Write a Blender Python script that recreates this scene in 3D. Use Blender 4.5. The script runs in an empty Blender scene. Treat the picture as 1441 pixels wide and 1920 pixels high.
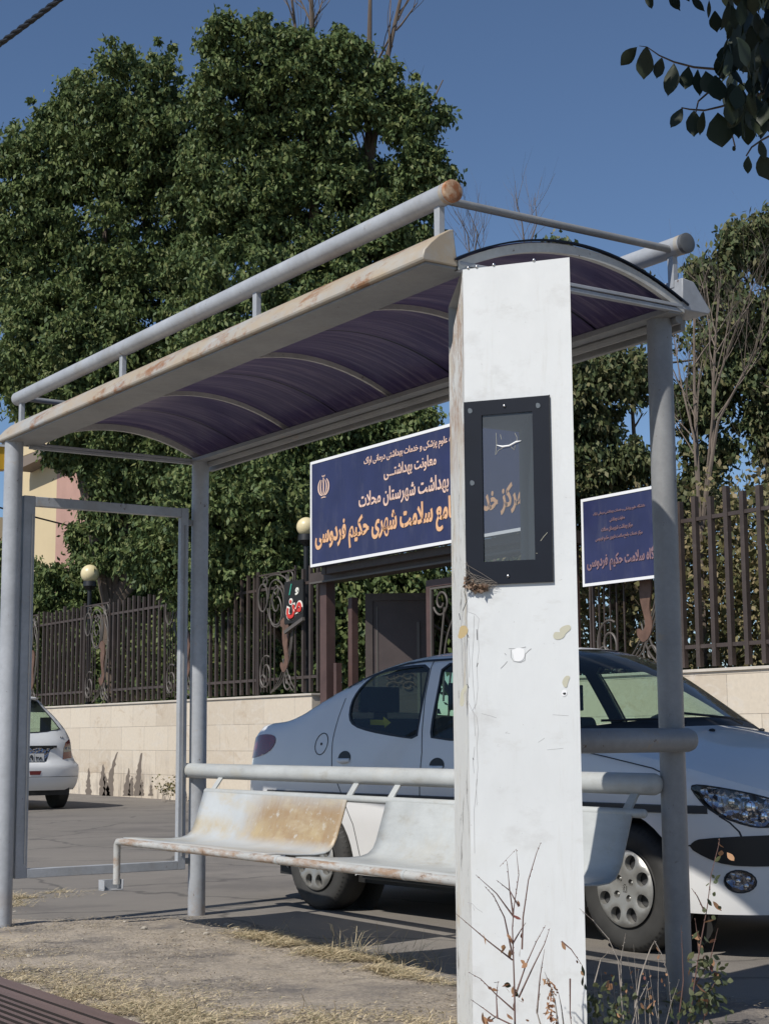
import bpy, math, random
import numpy as np
from mathutils import Vector, Matrix, geometry
rnd = random.Random(7)
nrnd = np.random.default_rng(11)
SC = bpy.context.scene
COL = SC.collection
R = math.radians
# ------------------------------------------------------------------ camera
CX, CY, CZ = -3.1381, -4.4709, 0.9838
YAW, PIT, ROLL, FPX = 0.5887, 0.1386, -0.0068, 3023.95
_f = Vector((math.sin(YAW) * math.cos(PIT), math.cos(YAW) * math.cos(PIT), math.sin(PIT)))
_r = Vector((math.cos(YAW), -math.sin(YAW), 0)); _u = _r.cross(_f)
_c, _s = math.cos(ROLL), math.sin(ROLL)
RT = _c * _r + _s * _u; UP = -_s * _r + _c * _u; FW = _f
CAM = Vector((CX, CY, CZ))
cd = bpy.data.cameras.new('camera'); cam = bpy.data.objects.new('camera', cd); COL.objects.link(cam)
m = Matrix((RT, UP, -FW)).transposed().to_4x4(); m.translation = CAM
cam.matrix_world = m
cd.sensor_fit = 'VERTICAL'; cd.sensor_height = 24; cd.lens = 24 * FPX / 1920
cd.clip_start = 0.05; cd.clip_end = 2000
SC.camera = cam
# ------------------------------------------------------------------ world and sun
SUN_EL, SUN_AZ = R(45.4), R(255.5)
w = bpy.data.worlds.new('World'); SC.world = w; w.use_nodes = True
nt = w.node_tree; bg = nt.nodes['Background']
sky = nt.nodes.new('ShaderNodeTexSky'); sky.sky_type = 'NISHITA'; sky.sun_disc = False
sky.sun_elevation = SUN_EL; sky.sun_rotation = SUN_AZ
sky.altitude = 1700; sky.air_density = 1.0; sky.dust_density = 0.3; sky.ozone_density = 4.0
nt.links.new(sky.outputs[0], bg.inputs[0]); bg.inputs[1].default_value = 0.09
sl = bpy.data.lights.new('sun', 'SUN'); sl.energy = 4.0; sl.angle = R(0.53); sl.color = (1, .955, .88)
so = bpy.data.objects.new('sun', sl); COL.objects.link(so)
sd = Vector((math.sin(SUN_AZ) * math.cos(SUN_EL), math.cos(SUN_AZ) * math.cos(SUN_EL), math.sin(SUN_EL)))
so.rotation_euler = sd.to_track_quat('Z', 'Y').to_euler(); so.location = (-8, -6, 20)
SC.view_settings.view_transform = 'Standard'; SC.view_settings.look = 'None'
SC.view_settings.exposure = 0.08; SC.view_settings.gamma = 1.0; SC.view_settings.use_curve_mapping = False
SC.cycles.max_bounces = 8; SC.cycles.transparent_max_bounces = 16

def ray(u, v): return FW + RT * ((u - 720.5) / FPX) - UP * ((v - 960) / FPX)
def at(u, v, d): return CAM + ray(u, v) * d                     # point seen at (u, v), d metres ahead
def onp(u, v, ax, val):
    r = ray(u, v); return CAM + r * ((val - CAM[ax]) / r[ax])
# ------------------------------------------------------------------ materials
def N(nt, t, **k):
    n = nt.nodes.new('ShaderNode' + t)
    for a, b in k.items(): setattr(n, a, b)
    return n
def ramp(nt, stops, interp='LINEAR'):
    n = N(nt, 'ValToRGB'); cr = n.color_ramp; cr.interpolation = interp
    while len(cr.elements) > 1: cr.elements.remove(cr.elements[-1])
    cr.elements[0].position = stops[0][0]; cr.elements[0].color = (*stops[0][1], 1)
    for p, c in stops[1:]:
        e = cr.elements.new(p); e.color = (*c, 1)
    return n
def g3(v): return (v, v, v)
class Mat:
    def __init__(s, name, color=(.5, .5, .5), rough=.5, metal=0, spec=.5, coat=0):
        s.m = bpy.data.materials.new(name); s.m.use_nodes = True; s.nt = s.m.node_tree
        s.b = s.nt.nodes['Principled BSDF']; s.out = s.nt.nodes['Material Output']
        s.b.inputs['Base Color'].default_value = (*color, 1); s.b.inputs['Roughness'].default_value = rough
        s.b.inputs['Metallic'].default_value = metal; s.b.inputs['Specular IOR Level'].default_value = spec
        s.b.inputs['Coat Weight'].default_value = coat; s.col = None; s.base = color
        s.tc = N(s.nt, 'TexCoord'); s.co = s.tc.outputs['Object']
    def L(s, a, b): s.nt.links.new(a, b)
    def mapping(s, scale=(1, 1, 1), loc=(0, 0, 0), rot=(0, 0, 0)):
        n = N(s.nt, 'Mapping'); s.L(s.co, n.inputs[0]); n.inputs['Scale'].default_value = scale
        n.inputs['Location'].default_value = loc; n.inputs['Rotation'].default_value = rot; return n.outputs[0]
    def noise(s, scale, detail=6, rough=.6, vec=None, dist=0):
        n = N(s.nt, 'TexNoise'); n.inputs['Scale'].default_value = scale; n.inputs['Detail'].default_value = detail
        n.inputs['Roughness'].default_value = rough; n.inputs['Distortion'].default_value = dist
        s.L(vec or s.co, n.inputs['Vector']); return n.outputs['Fac']
    def cur(s):
        if s.col is None:
            n = N(s.nt, 'RGB'); n.outputs[0].default_value = (*s.base, 1); s.col = n.outputs[0]
        return s.col
    def setc(s, sock): s.col = sock; s.L(sock, s.b.inputs['Base Color']); return s
    def mul(s, fac_sock, lo, hi, p0=.3, p1=.7):              # multiply by grey between lo and hi
        r = ramp(s.nt, [(p0, g3(lo)), (p1, g3(hi))]); s.L(fac_sock, r.inputs[0])
        mx = N(s.nt, 'MixRGB', blend_type='MULTIPLY'); mx.inputs[0].default_value = 1
        s.L(s.cur(), mx.inputs[1]); s.L(r.outputs[0], mx.inputs[2]); return s.setc(mx.outputs[0])
    def over(s, fac_sock, color, p0, p1, amount=1, mask=None):   # put color where fac > p0..p1
        r = ramp(s.nt, [(p0, g3(0)), (p1, g3(amount))]); s.L(fac_sock, r.inputs[0]); f = r.outputs[0]
        if mask is not None:
            q = N(s.nt, 'Math', operation='MULTIPLY'); s.L(f, q.inputs[0]); s.L(mask, q.inputs[1]); f = q.outputs[0]
        mx = N(s.nt, 'MixRGB'); s.L(f, mx.inputs[0]); s.L(s.cur(), mx.inputs[1])
        if isinstance(color, tuple): mx.inputs[2].default_value = (*color, 1)
        else: s.L(color, mx.inputs[2])
        return s.setc(mx.outputs[0])
    def bump(s, fac_sock, strength=.3, dist=.01):
        n = N(s.nt, 'Bump'); n.inputs['Strength'].default_value = strength; n.inputs['Distance'].default_value = dist
        s.L(fac_sock, n.inputs['Height']); s.L(n.outputs[0], s.b.inputs['Normal']); return s
    def roughv(s, fac_sock, lo, hi):
        n = N(s.nt, 'MapRange'); s.L(fac_sock, n.inputs[0]); n.inputs[3].default_value = lo; n.inputs[4].default_value = hi
        s.L(n.outputs[0], s.b.inputs['Roughness']); return s
    def axis(s, i, a, b):                                    # 0..1 ramp along an object axis
        x = N(s.nt, 'SeparateXYZ'); s.L(s.co, x.inputs[0]); n = N(s.nt, 'MapRange'); s.L(x.outputs[i], n.inputs[0])
        n.inputs[1].default_value = a; n.inputs[2].default_value = b; return n.outputs[0]
    def mulm(s, a, b):
        q = N(s.nt, 'Math', operation='MULTIPLY'); s.L(a, q.inputs[0]); s.L(b, q.inputs[1]); return q.outputs[0]

def steel(name, color, rust=.62, rustc=(.30, .13, .045), dirt=.75, rough=.42):
    M = Mat(name, color, rough)
    M.mul(M.noise(3.2, 8, .65), dirt, 1.05)
    M.mul(M.noise(38, 4, .7), .9, 1.04)
    n = M.noise(5.5, 12, .78, M.mapping((1, .45, 1)))
    M.over(n, (.40, .27, .13), rust - .05, rust + .05, .55)
    M.over(n, rustc, rust + .03, rust + .07, .9)
    M.over(M.noise(2.4, 7, .7, M.mapping((1.5, 1.5, .35))), (.30, .28, .25), .54, .72, .55)
    M.over(M.noise(34, 6, .75, M.mapping((1, 1, .6))), (.10, .055, .035), .655, .675, .9)
    M.over(M.noise(13, 4, .6), (.16, .10, .07), .735, .745, .9)
    M.over(M.noise(5, 8, .7), (.30, .20, .12), .45, .62, .7, M.axis(2, .22, .02))
    M.roughv(M.noise(9, 5), .3, .62); M.bump(M.noise(60, 6, .7), .12, .004)
    return M.m
MT = {}
MT['steel'] = steel('grey_painted_steel', (.42, .44, .47), .655)
MT['rib'] = steel('pale_rib_steel', (.62, .61, .57), .70)  # paler copy of the shelter steel, for the roof ribs
MT['cap_dark'] = steel('dark_cap_steel', (.13, .135, .14), .66)
MT['steel_dark'] = steel('dark_grey_steel', (.285, .29, .295), .64)  # darker copy of the shelter steel, for one column and several parts
MT['fascia'] = steel('rusty_fascia_paint', (.60, .60, .57), .56, (.42, .24, .11), .7)
_M = Mat('rust_streaked_fascia', (.44, .44, .42), .45)
_M.mul(_M.noise(3, 8, .65), .75, 1.05)
_n = _M.noise(3.1, 10, .72, _M.mapping((1, .5, 1)))
_M.over(_n, (.42, .33, .22), .40, .58, .85)
_M.over(_M.noise(6.5, 12, .75, _M.mapping((1, .6, 1))), (.27, .125, .05), .53, .61, .92)
_M.over(_M.noise(80, 3), (.1, .06, .04), .74, .77, .7); _M.bump(_M.noise(40, 6, .7), .15, .004)
MT['fascia'] = _M.m
_M = Mat('bench_paint', (.50, .515, .505), .40)
_M.over(_M.noise(9, 8, .75, _M.mapping((1, .4, 1))), (.33, .29, .22), .56, .70, .55)
_M.mul(_M.noise(2.3, 8, .65), .8, 1.05); _M.mul(_M.noise(26, 5, .75, _M.mapping((1, .3, 1))), .9, 1.04)
_M.over(_M.noise(90, 2), (.08, .07, .06), .75, .78, .8); _M.roughv(_M.noise(7), .3, .55)
_M.over(_M.noise(3.3, 8, .7), (.42, .38, .30), .52, .7, .5)
MT['bench'] = _M.m
def rusty_seat():
    M = Mat('rust_stained_seat', (.50, .52, .525), .42)
    M.mul(M.noise(2.3, 8, .65), .8, 1.05)
    ym = M.mulm(M.axis(1, 1.12, .86), M.axis(1, .03, .12)); zm = M.mulm(M.axis(2, .455, .50), M.axis(2, .74, .62))
    mk = M.mulm(ym, zm)
    M.over(M.noise(4.2, 8, .7, M.mapping((1, 1.6, .7))), (.33, .225, .115), .08, .40, .92, mk)
    M.over(M.noise(14, 9, .75, M.mapping((1, 2.5, .6))), (.30, .175, .075), .46, .66, .6, mk)
    M.over(M.noise(26, 6, .75), (.55, .55, .52), .56, .64, .6, mk)
    mk2 = M.mulm(M.axis(2, .46, .50), M.axis(2, .60, .53))
    M.over(M.noise(5, 8, .7), (.46, .36, .20), .42, .62, .8, mk2)
    M.over(M.noise(2.8, 6, .7, M.mapping((1, 1, 3))), (.50, .42, .28), .5, .68, .6)
    M.over(M.noise(90, 2), (.08, .07, .06), .74, .77, .8); M.bump(M.noise(60, 5), .1, .003)
    return M.m
MT['seat_rust'] = rusty_seat()
_M = Mat('rusty_tube', (.50, .50, .48), .5); _M.mul(_M.noise(4, 8), .8, 1.05)
_M.over(_M.noise(14, 10, .78, _M.mapping((1, .35, 1))), (.32, .20, .12), .46, .60, .9)
_M.over(_M.noise(30, 9, .78, _M.mapping((1, .5, 1))), (.10, .055, .035), .56, .64, .9); MT['tube_rust'] = _M.m
_M = Mat('rust_cap', (.36, .14, .055), .8); _M.over(_M.noise(9, 8, .7), (.62, .45, .30), .56, .66, .9); _M.mul(_M.noise(30, 6), .7, 1.1); MT['rust'] = _M.m
# pillar paint
_M = Mat('white_pillar_paint', (.70, .715, .715), .45)
_M.mul(_M.noise(1.6, 6, .6), .93, 1.02); _M.mul(_M.noise(7, 8, .7, _M.mapping((1, 1, .25))), .955, 1.01)
_M.over(_M.noise(4, 9, .7, _M.mapping((1, 1, 2.2))), (.50, .49, .46), .58, .74, .6)
_M.over(_M.noise(11, 8, .75, _M.mapping((1, 1, .10))), (.47, .45, .40), .55, .72, .35)
_M.over(_M.noise(1.7, 5, .6), (.55, .53, .47), .50, .72, .55, _M.axis(2, 1.3, .7)); _M.over(_M.noise(17, 7, .8, _M.mapping((1, 1, 3))), (.36, .35, .33), .66, .71, .7)
_M.over(_M.noise(3.2, 7, .7, _M.mapping((1, 1, 1.6), loc=(3, 1, 2))), (.45, .44, .42), .55, .72, .5); _M.over(_M.noise(75, 4, .7), (.30, .29, .27), .70, .73, .6)
_M.over(_M.noise(6, 8, .7), (.33, .22, .13), .60, .68, .8, _M.axis(2, 2.50, 2.56))
_M.over(_M.noise(120, 2), (.2, .2, .19), .77, .79, .6)
_M.over(_M.noise(2.2, 5, .6), (.60, .60, .55), .5, .75, .5, _M.axis(2, .9, .25)); _M.bump(_M.noise(5, 5, .6, _M.mapping((1, 1, .5))), .22, .02); MT['white'] = _M.m
_M = Mat('cracked_pillar_paint', (.70, .70, .67), .6)
_M.over(_M.noise(26, 10, .8, _M.mapping((1, 1, .13), rot=(0, 0, .4)), .6), (.20, .18, .16), .575, .60, .85)
_M.over(_M.noise(7, 8, .75, _M.mapping((1, 1, .5))), (.34, .17, .07), .42, .58, .85, _M.mulm(_M.axis(2, 1.7, 2.1), _M.axis(1, -.02, .08)))
_M.over(_M.noise(9, 8, .7, _M.mapping((1, 1, .4))), (.55, .45, .30), .55, .66, .6)
_M.bump(_M.noise(26, 10, .8, _M.mapping((1, 1, .13), rot=(0, 0, .4)), .6), .6, .01); MT['crack'] = _M.m
MT['glue'] = Mat('dried_glue', (.52, .50, .39), .5).m
MT['glue_brown'] = Mat('brown_glue', (.50, .38, .19), .5).m
_M = Mat('scuff', (.40, .40, .40), .7); MT['scuff'] = _M.m
MT['black'] = Mat('black_plastic', (.014, .015, .017), .45).m
MT['gap'] = Mat('dark_gap', (.02, .022, .026), .8).m
MT['screw'] = Mat('screw_steel', (.6, .6, .6), .3, 1).m
_M = Mat('navy_case', (.007, .009, .016), .42, 0, .3); _M.mul(_M.noise(5, 6), .75, 1.2); MT['navy'] = _M.m
_M = Mat('grey_case_lining', (.10, .12, .14), .6); MT['lining'] = _M.m
def glass(name, tint, refl=.08, rough=.02, dirt=0):
    m = bpy.data.materials.new(name); m.use_nodes = True; nt = m.node_tree; nt.nodes.remove(nt.nodes['Principled BSDF'])
    out = nt.nodes['Material Output']; tr = N(nt, 'BsdfTransparent'); tr.inputs[0].default_value = (*tint, 1)
    gl = N(nt, 'BsdfGlossy'); gl.inputs['Roughness'].default_value = rough; lw = N(nt, 'LayerWeight'); lw.inputs[0].default_value = .5; pw_ = N(nt, 'Math', operation='POWER'); nt.links.new(lw.outputs['Facing'], pw_.inputs[0]); pw_.inputs[1].default_value = 4.5
    fr = N(nt, 'MapRange'); nt.links.new(pw_.outputs[0], fr.inputs[0]); fr.inputs[3].default_value = .05; fr.inputs[4].default_value = .9
    mx = N(nt, 'MixShader'); nt.links.new(fr.outputs[0], mx.inputs[0]); nt.links.new(tr.outputs[0], mx.inputs[1]); nt.links.new(gl.outputs[0], mx.inputs[2])
    last = mx.outputs[0]
    if dirt:
        df = N(nt, 'BsdfDiffuse'); df.inputs[0].default_value = (.35, .37, .38, 1); m2 = N(nt, 'MixShader'); m2.inputs[0].default_value = dirt
        nt.links.new(last, m2.inputs[1]); nt.links.new(df.outputs[0], m2.inputs[2]); last = m2.outputs[0]
    nt.links.new(last, out.inputs[0]); return m
MT['car_glass'] = glass('green_car_glass', (.70, .82, .74), dirt=.04)
MT['car_glass_side'] = glass('tinted_side_glass', (.66, .80, .72), dirt=.03)
MT['case_glass'] = glass('dusty_case_glass', (.52, .55, .57), dirt=.17)
MT['clear'] = glass('clear_lens', (.93, .94, .95))
# canopy sheet
def canopy():
    M = Mat('purple_canopy_sheet', (.035, .035, .09), .28); nt = M.nt
    M.mul(M.noise(1.2, 5, .6, M.mapping((.6, 1.5, 1))), .6, 1.4)
    st = M.noise(6, 8, .8, M.mapping((.15, 7, 1)))
    M.over(st, (.20, .15, .17), .52, .70, .35)
    tr = N(nt, 'BsdfTranslucent'); r = ramp(nt, [(.30, (.16, .135, .22)), (.5, (.26, .22, .30)), (.68, (.48, .42, .44))]); nt.links.new(st, r.inputs[0]); nt.links.new(r.outputs[0], tr.inputs[0])
    mx = N(nt, 'MixShader'); mx.inputs[0].default_value = .52
    nt.links.new(M.b.outputs[0], mx.inputs[1]); nt.links.new(tr.outputs[0], mx.inputs[2]); nt.links.new(mx.outputs[0], M.out.inputs[0])
    return M.m
MT['canopy'] = canopy()
# car
def paint(name, c):
    M = Mat(name, c, .32, 0, .5, .6); M.b.inputs['Coat Roughness'].default_value = .06
    M.mul(M.noise(1.3, 5), .94, 1.02); M.roughv(M.noise(5), .28, .42); return M.m
MT['paint'] = paint('white_car_paint', (.78, .775, .765)); MT['paint2'] = paint('white_hatchback_paint', (.76, .77, .77))
MT['seam'] = Mat('panel_seam', (.03, .033, .038), .7).m
MT['trim'] = Mat('grey_black_trim', (.035, .036, .038), .5).m
_M = Mat('tyre_rubber', (.035, .034, .032), .75); _M.mul(_M.noise(7), .8, 1.4); MT['tyre'] = _M.m
_M = Mat('hubcap_silver', (.36, .355, .335), .40, .5); _M.mul(_M.noise(4, 6), .75, 1.1); MT['hub'] = _M.m
MT['wheel_dark'] = Mat('dark_rim_steel', (.03, .03, .032), .5).m
MT['interior'] = Mat('car_interior_cloth', (.035, .042, .052), .85).m
MT['red'] = Mat('red_lens', (.17, .010, .014), .2, 0, .5, 1).m
MT['red_deep'] = Mat('dark_red_lens', (.16, .01, .014), .2, 0, .5, 1).m
MT['chrome'] = Mat('reflector_chrome', (.75, .76, .8), .12, 1).m
_M = Mat('headlamp_bowl', (.34, .36, .42), .16, .9); _v = N(_M.nt, 'TexVoronoi'); _v.inputs['Scale'].default_value = 26; _M.L(_M.co, _v.inputs['Vector']); _M.bump(_v.outputs['Distance'], .9, .03); MT['lamp_dark'] = _M.m
MT['plate'] = Mat('plate_white', (.62, .62, .60), .5).m
MT['ink'] = Mat('black_ink', (.02, .02, .02), .6).m
MT['yellow'] = Mat('yellow_reflection', (.62, .42, .03), .6).m
# signs
_M = Mat('sign_blue', (.026, .031, .092), .42); _M.mul(_M.noise(2, 6), .82, 1.15); _M.over(_M.noise(5, 7, .7, _M.mapping((1, 1, .25))), (.11, .11, .15), .52, .75, .35); MT['sign'] = _M.m
MT['sign_white'] = Mat('sign_white_border', (.82, .82, .82), .5).m
MT['orange'] = Mat('sign_orange_lettering', (.78, .45, .24), .5).m
MT['peach'] = Mat('sign_pale_lettering', (.80, .56, .44), .5).m
MT['pink'] = Mat('sign_faded_lettering', (.24, .15, .17), .6).m
MT['letter_red'] = Mat('letter_red', (.62, .04, .03), .5).m
MT['letter_white'] = Mat('letter_white', (.8, .78, .70), .5).m
MT['letter_green'] = Mat('letter_green', (.05, .35, .25), .5).m
MT['banner'] = Mat('dark_background', (.010, .011, .012), .8).m; MT['soot'] = Mat('soot_stain', (.17, .14, .115), .9).m
# fence, wall, ground
_M = Mat('brown_fence_paint', (.062, .046, .040), .55); _M.mul(_M.noise(3, 8, .7), .7, 1.25); _M.over(_M.noise(7, 9, .7), (.12, .10, .09), .58, .7, .5); MT['fence'] = _M.m
_M = Mat('reddish_gate_paint', (.095, .055, .048), .5); _M.mul(_M.noise(3, 8, .7), .75, 1.2); MT['gate'] = _M.m
_M = Mat('gate_sheet_metal', (.062, .046, .044), .55); _M.mul(_M.noise(3, 8, .7), .8, 1.2); MT['gate_sheet'] = _M.m
_M = Mat('grey_scroll_iron', (.105, .092, .082), .5); MT['scroll'] = _M.m
_M = Mat('rusty_ornament', (.15, .085, .06), .6); _M.mul(_M.noise(8), .6, 1.2); MT['ornament'] = _M.m
_M = Mat('globe_glass', (.72, .62, .38), .35); _M.b.inputs['Subsurface Weight'].default_value = .0; MT['globe'] = _M.m
def stone():
    M = Mat('beige_stone_cladding', (.60, .52, .42), .6); nt = M.nt
    sp = N(nt, 'SeparateXYZ'); M.L(M.co, sp.inputs[0]); cb = N(nt, 'CombineXYZ')
    ad = N(nt, 'Math', operation='ADD'); M.L(sp.outputs[0], ad.inputs[0]); M.L(sp.outputs[1], ad.inputs[1])
    M.L(ad.outputs[0], cb.inputs[0]); M.L(sp.outputs[2], cb.inputs[1])
    br = N(nt, 'TexBrick'); M.L(cb.outputs[0], br.inputs[0]); br.inputs['Scale'].default_value = 1.0
    br.inputs['Brick Width'].default_value = .9; br.inputs['Row Height'].default_value = .395; br.inputs['Mortar Size'].default_value = .004
    br.inputs['Mortar Smooth'].default_value = .3
    br.inputs['Color1'].default_value = (.68, .595, .48, 1); br.inputs['Color2'].default_value = (.58, .495, .39, 1); br.inputs['Mortar'].default_value = (.30, .25, .20, 1)
    M.setc(br.outputs['Color'])
    M.over(M.noise(1.6, 9, .72, M.mapping((1, 1, 1.4)), 1.2), (.42, .31, .20), .56, .68, .6)
    M.over(M.noise(2.7, 10, .75, M.mapping((1, 1, 2)), .8), (.66, .60, .52), .52, .6, .5)
    M.mul(M.noise(20, 5), .93, 1.04)
    return M
_M = stone()
_v = _M.mapping((1, 1.9, .42)); _mk = _M.mulm(_M.mulm(_M.axis(2, .80, .10), _M.axis(1, -5.9, -5.2)), _M.axis(1, -.6, -1.6))
_M.over(_M.noise(2.6, 7, .75, _v), (.16, .13, .11), .50, .62, .6, _mk)
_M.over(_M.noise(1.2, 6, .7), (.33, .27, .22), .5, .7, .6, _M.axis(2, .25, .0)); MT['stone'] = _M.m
_M = Mat('stone_coping', (.62, .56, .48), .6); _M.mul(_M.noise(3), .8, 1.05); MT['coping'] = _M.m
def asphalt():
    M = Mat('dusty_asphalt', (.205, .185, .163), .9)
    M.mul(M.noise(.5, 6, .6), .8, 1.2); M.mul(M.noise(160, 3, .7), .55, 1.4)
    mk = M.axis(0, 4.2, 1.2)
    M.over(M.noise(.9, 8, .7), (.25, .225, .195), .30, .62, .8, mk)
    M.over(M.noise(.23, 5, .6), (.17, .155, .14), .45, .6, .5)
    M.over(M.noise(24, 6, .8), (.30, .27, .23), .66, .72, .5)
    vr = N(M.nt, 'TexVoronoi'); vr.feature = 'DISTANCE_TO_EDGE'; vr.inputs['Scale'].default_value = .8
    wn = N(M.nt, 'TexNoise'); wn.inputs['Scale'].default_value = 3; wn.inputs['Detail'].default_value = 6; M.L(M.co, wn.inputs['Vector']); mxv = N(M.nt, 'MixRGB'); mxv.inputs[0].default_value = .22; M.L(M.co, mxv.inputs[1]); M.L(wn.outputs['Color'], mxv.inputs[2]); M.L(mxv.outputs[0], vr.inputs['Vector'])
    inv = N(M.nt, 'Math', operation='SUBTRACT'); inv.inputs[0].default_value = 1; M.L(vr.outputs['Distance'], inv.inputs[1]); M.over(inv.outputs[0], (.05, .048, .045), .985, .995, .55)
    M.over(M.noise(.6, 6, .65), (.11, .10, .095), .52, .62, .5)
    M.bump(M.noise(120, 5, .7), .35, .006); return M.m
MT['asphalt'] = asphalt()
def dirt():
    M = Mat('dry_dirt', (.47, .40, .32), .95)
    M.mul(M.noise(2.1, 8, .7), .70, 1.2); M.mul(M.noise(60, 6, .75), .62, 1.25)
    M.over(M.noise(1.3, 9, .72), (.15, .135, .125), .46, .60, .9)
    M.over(M.noise(33, 8, .8), (.40, .34, .25), .62, .70, .6)
    M.over(M.noise(48, 7, .8), (.07, .06, .05), .60, .66, .75); M.over(M.noise(5, 8, .75), (.50, .43, .33), .56, .68, .6)
    M.bump(M.noise(40, 9, .75), .7, .02); return M.m
MT['dirt'] = dirt()
def leafmat(name, cols, spec=.22, rough=.55, trans=.15):
    M = Mat(name, cols[0], rough, 0, spec); nt = M.nt
    g = N(nt, 'NewGeometry'); st = [(i / max(1, len(cols) - 1), c) for i, c in enumerate(cols)]
    r = ramp(nt, st); M.L(g.outputs['Random Per Island'], r.inputs[0]); M.setc(r.outputs[0])
    tr = N(nt, 'BsdfTranslucent'); M.L(r.outputs[0], tr.inputs[0]); mx = N(nt, 'MixShader'); mx.inputs[0].default_value = trans
    M.L(M.b.outputs[0], mx.inputs[1]); M.L(tr.outputs[0], mx.inputs[2]); M.L(mx.outputs[0], M.out.inputs[0]); return M.m
MT['leaf'] = leafmat('green_foliage', [(.055, .092, .038), (.085, .125, .048), (.120, .165, .058), (.14, .18, .062), (.18, .195, .075)])
MT['leaf_olive'] = leafmat('olive_foliage', [(.055, .085, .040), (.090, .115, .050), (.130, .145, .062), (.19, .175, .09)])
MT['leaf_dark'] = leafmat('dark_leaf', [(.010, .018, .010), (.018, .027, .013), (.030, .038, .016)], .35, .5, .14)  # crown shade on the hanging leaves is put into this dark colour
MT['leaf_hedge'] = leafmat('hedge_foliage', [(.075, .09, .04), (.13, .13, .055), (.22, .19, .09), (.30, .24, .14)])
MT['leaf_dry'] = leafmat('dry_weed_leaf', [(.16, .07, .04), (.34, .19, .11), (.45, .26, .14), (.18, .06, .05)], .3, .7)
MT['leaf_weed'] = leafmat('weed_leaf', [(.06, .085, .045), (.09, .11, .06), (.12, .13, .06), (.05, .07, .035)], .3, .6)
MT['straw'] = leafmat('straw', [(.60, .49, .31), (.74, .62, .42), (.50, .41, .26), (.36, .30, .20), (.20, .20, .11)], .2, .8)
MT['litter'] = leafmat('dry_litter', [(.10, .08, .06), (.45, .38, .27), (.20, .16, .12), (.55, .48, .36), (.06, .05, .04)], .2, .9, .02)
_M = Mat('bark', (.15, .115, .09), .9); _M.mul(_M.noise(6, 8, .7, _M.mapping((1, 1, .3))), .6, 1.2); MT['bark'] = _M.m
_M = Mat('pale_bark', (.17, .135, .11), .9); _M.mul(_M.noise(6, 8, .7, _M.mapping((1, 1, .3))), .7, 1.2); MT['bark_pale'] = _M.m
MT['stem'] = Mat('weed_stem', (.17, .10, .085), .8).m; MT['stem_grey'] = Mat('dry_weed_stem', (.34, .30, .26), .85).m
_M = Mat('beige_render', (.62, .50, .31), .85); _M.mul(_M.noise(.6, 6), .93, 1.04); MT['beige'] = _M.m
_M = Mat('pink_brick', (.46, .28, .23), .85); _M.mul(_M.noise(2, 6), .9, 1.06); MT['pinkwall'] = _M.m
MT['roof'] = Mat('roof_eave', (.20, .16, .13), .8).m
MT['shop_yellow'] = Mat('yellow_fascia', (.75, .42, .03), .5).m; MT['shop_white'] = Mat('white_fascia_edge', (.75, .76, .78), .5).m
_M = Mat('brown_ribbed_plank', (.17, .115, .098), .5); _M.mul(_M.noise(4, 8, .7, _M.mapping((3, .3, 1))), .75, 1.2)
_M.over(_M.noise(60, 6, .75, _M.mapping((2, .8, 1))), (.42, .38, .34), .66, .72, .6, _M.mulm(_M.axis(0, -.112, -.10), _M.axis(0, -.04, -.055))); MT['plank'] = _M.m
_M = Mat('groove_dirt_shade', (.022, .016, .014), .9); MT['groove'] = _M.m  # groove dirt plus the shade between ribs, both painted as dark faces
MT['cable'] = Mat('black_cable', (.012, .012, .013), .5).m
MT['stone_bit'] = Mat('pale_stone', (.42, .38, .32), .9).m
MT['web'] = Mat('cobweb_debris', (.28, .24, .20), .9).m
MT['debris'] = leafmat('case_debris', [(.14, .10, .08), (.26, .17, .12), (.38, .28, .2)], .2, .9, 0)
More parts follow.
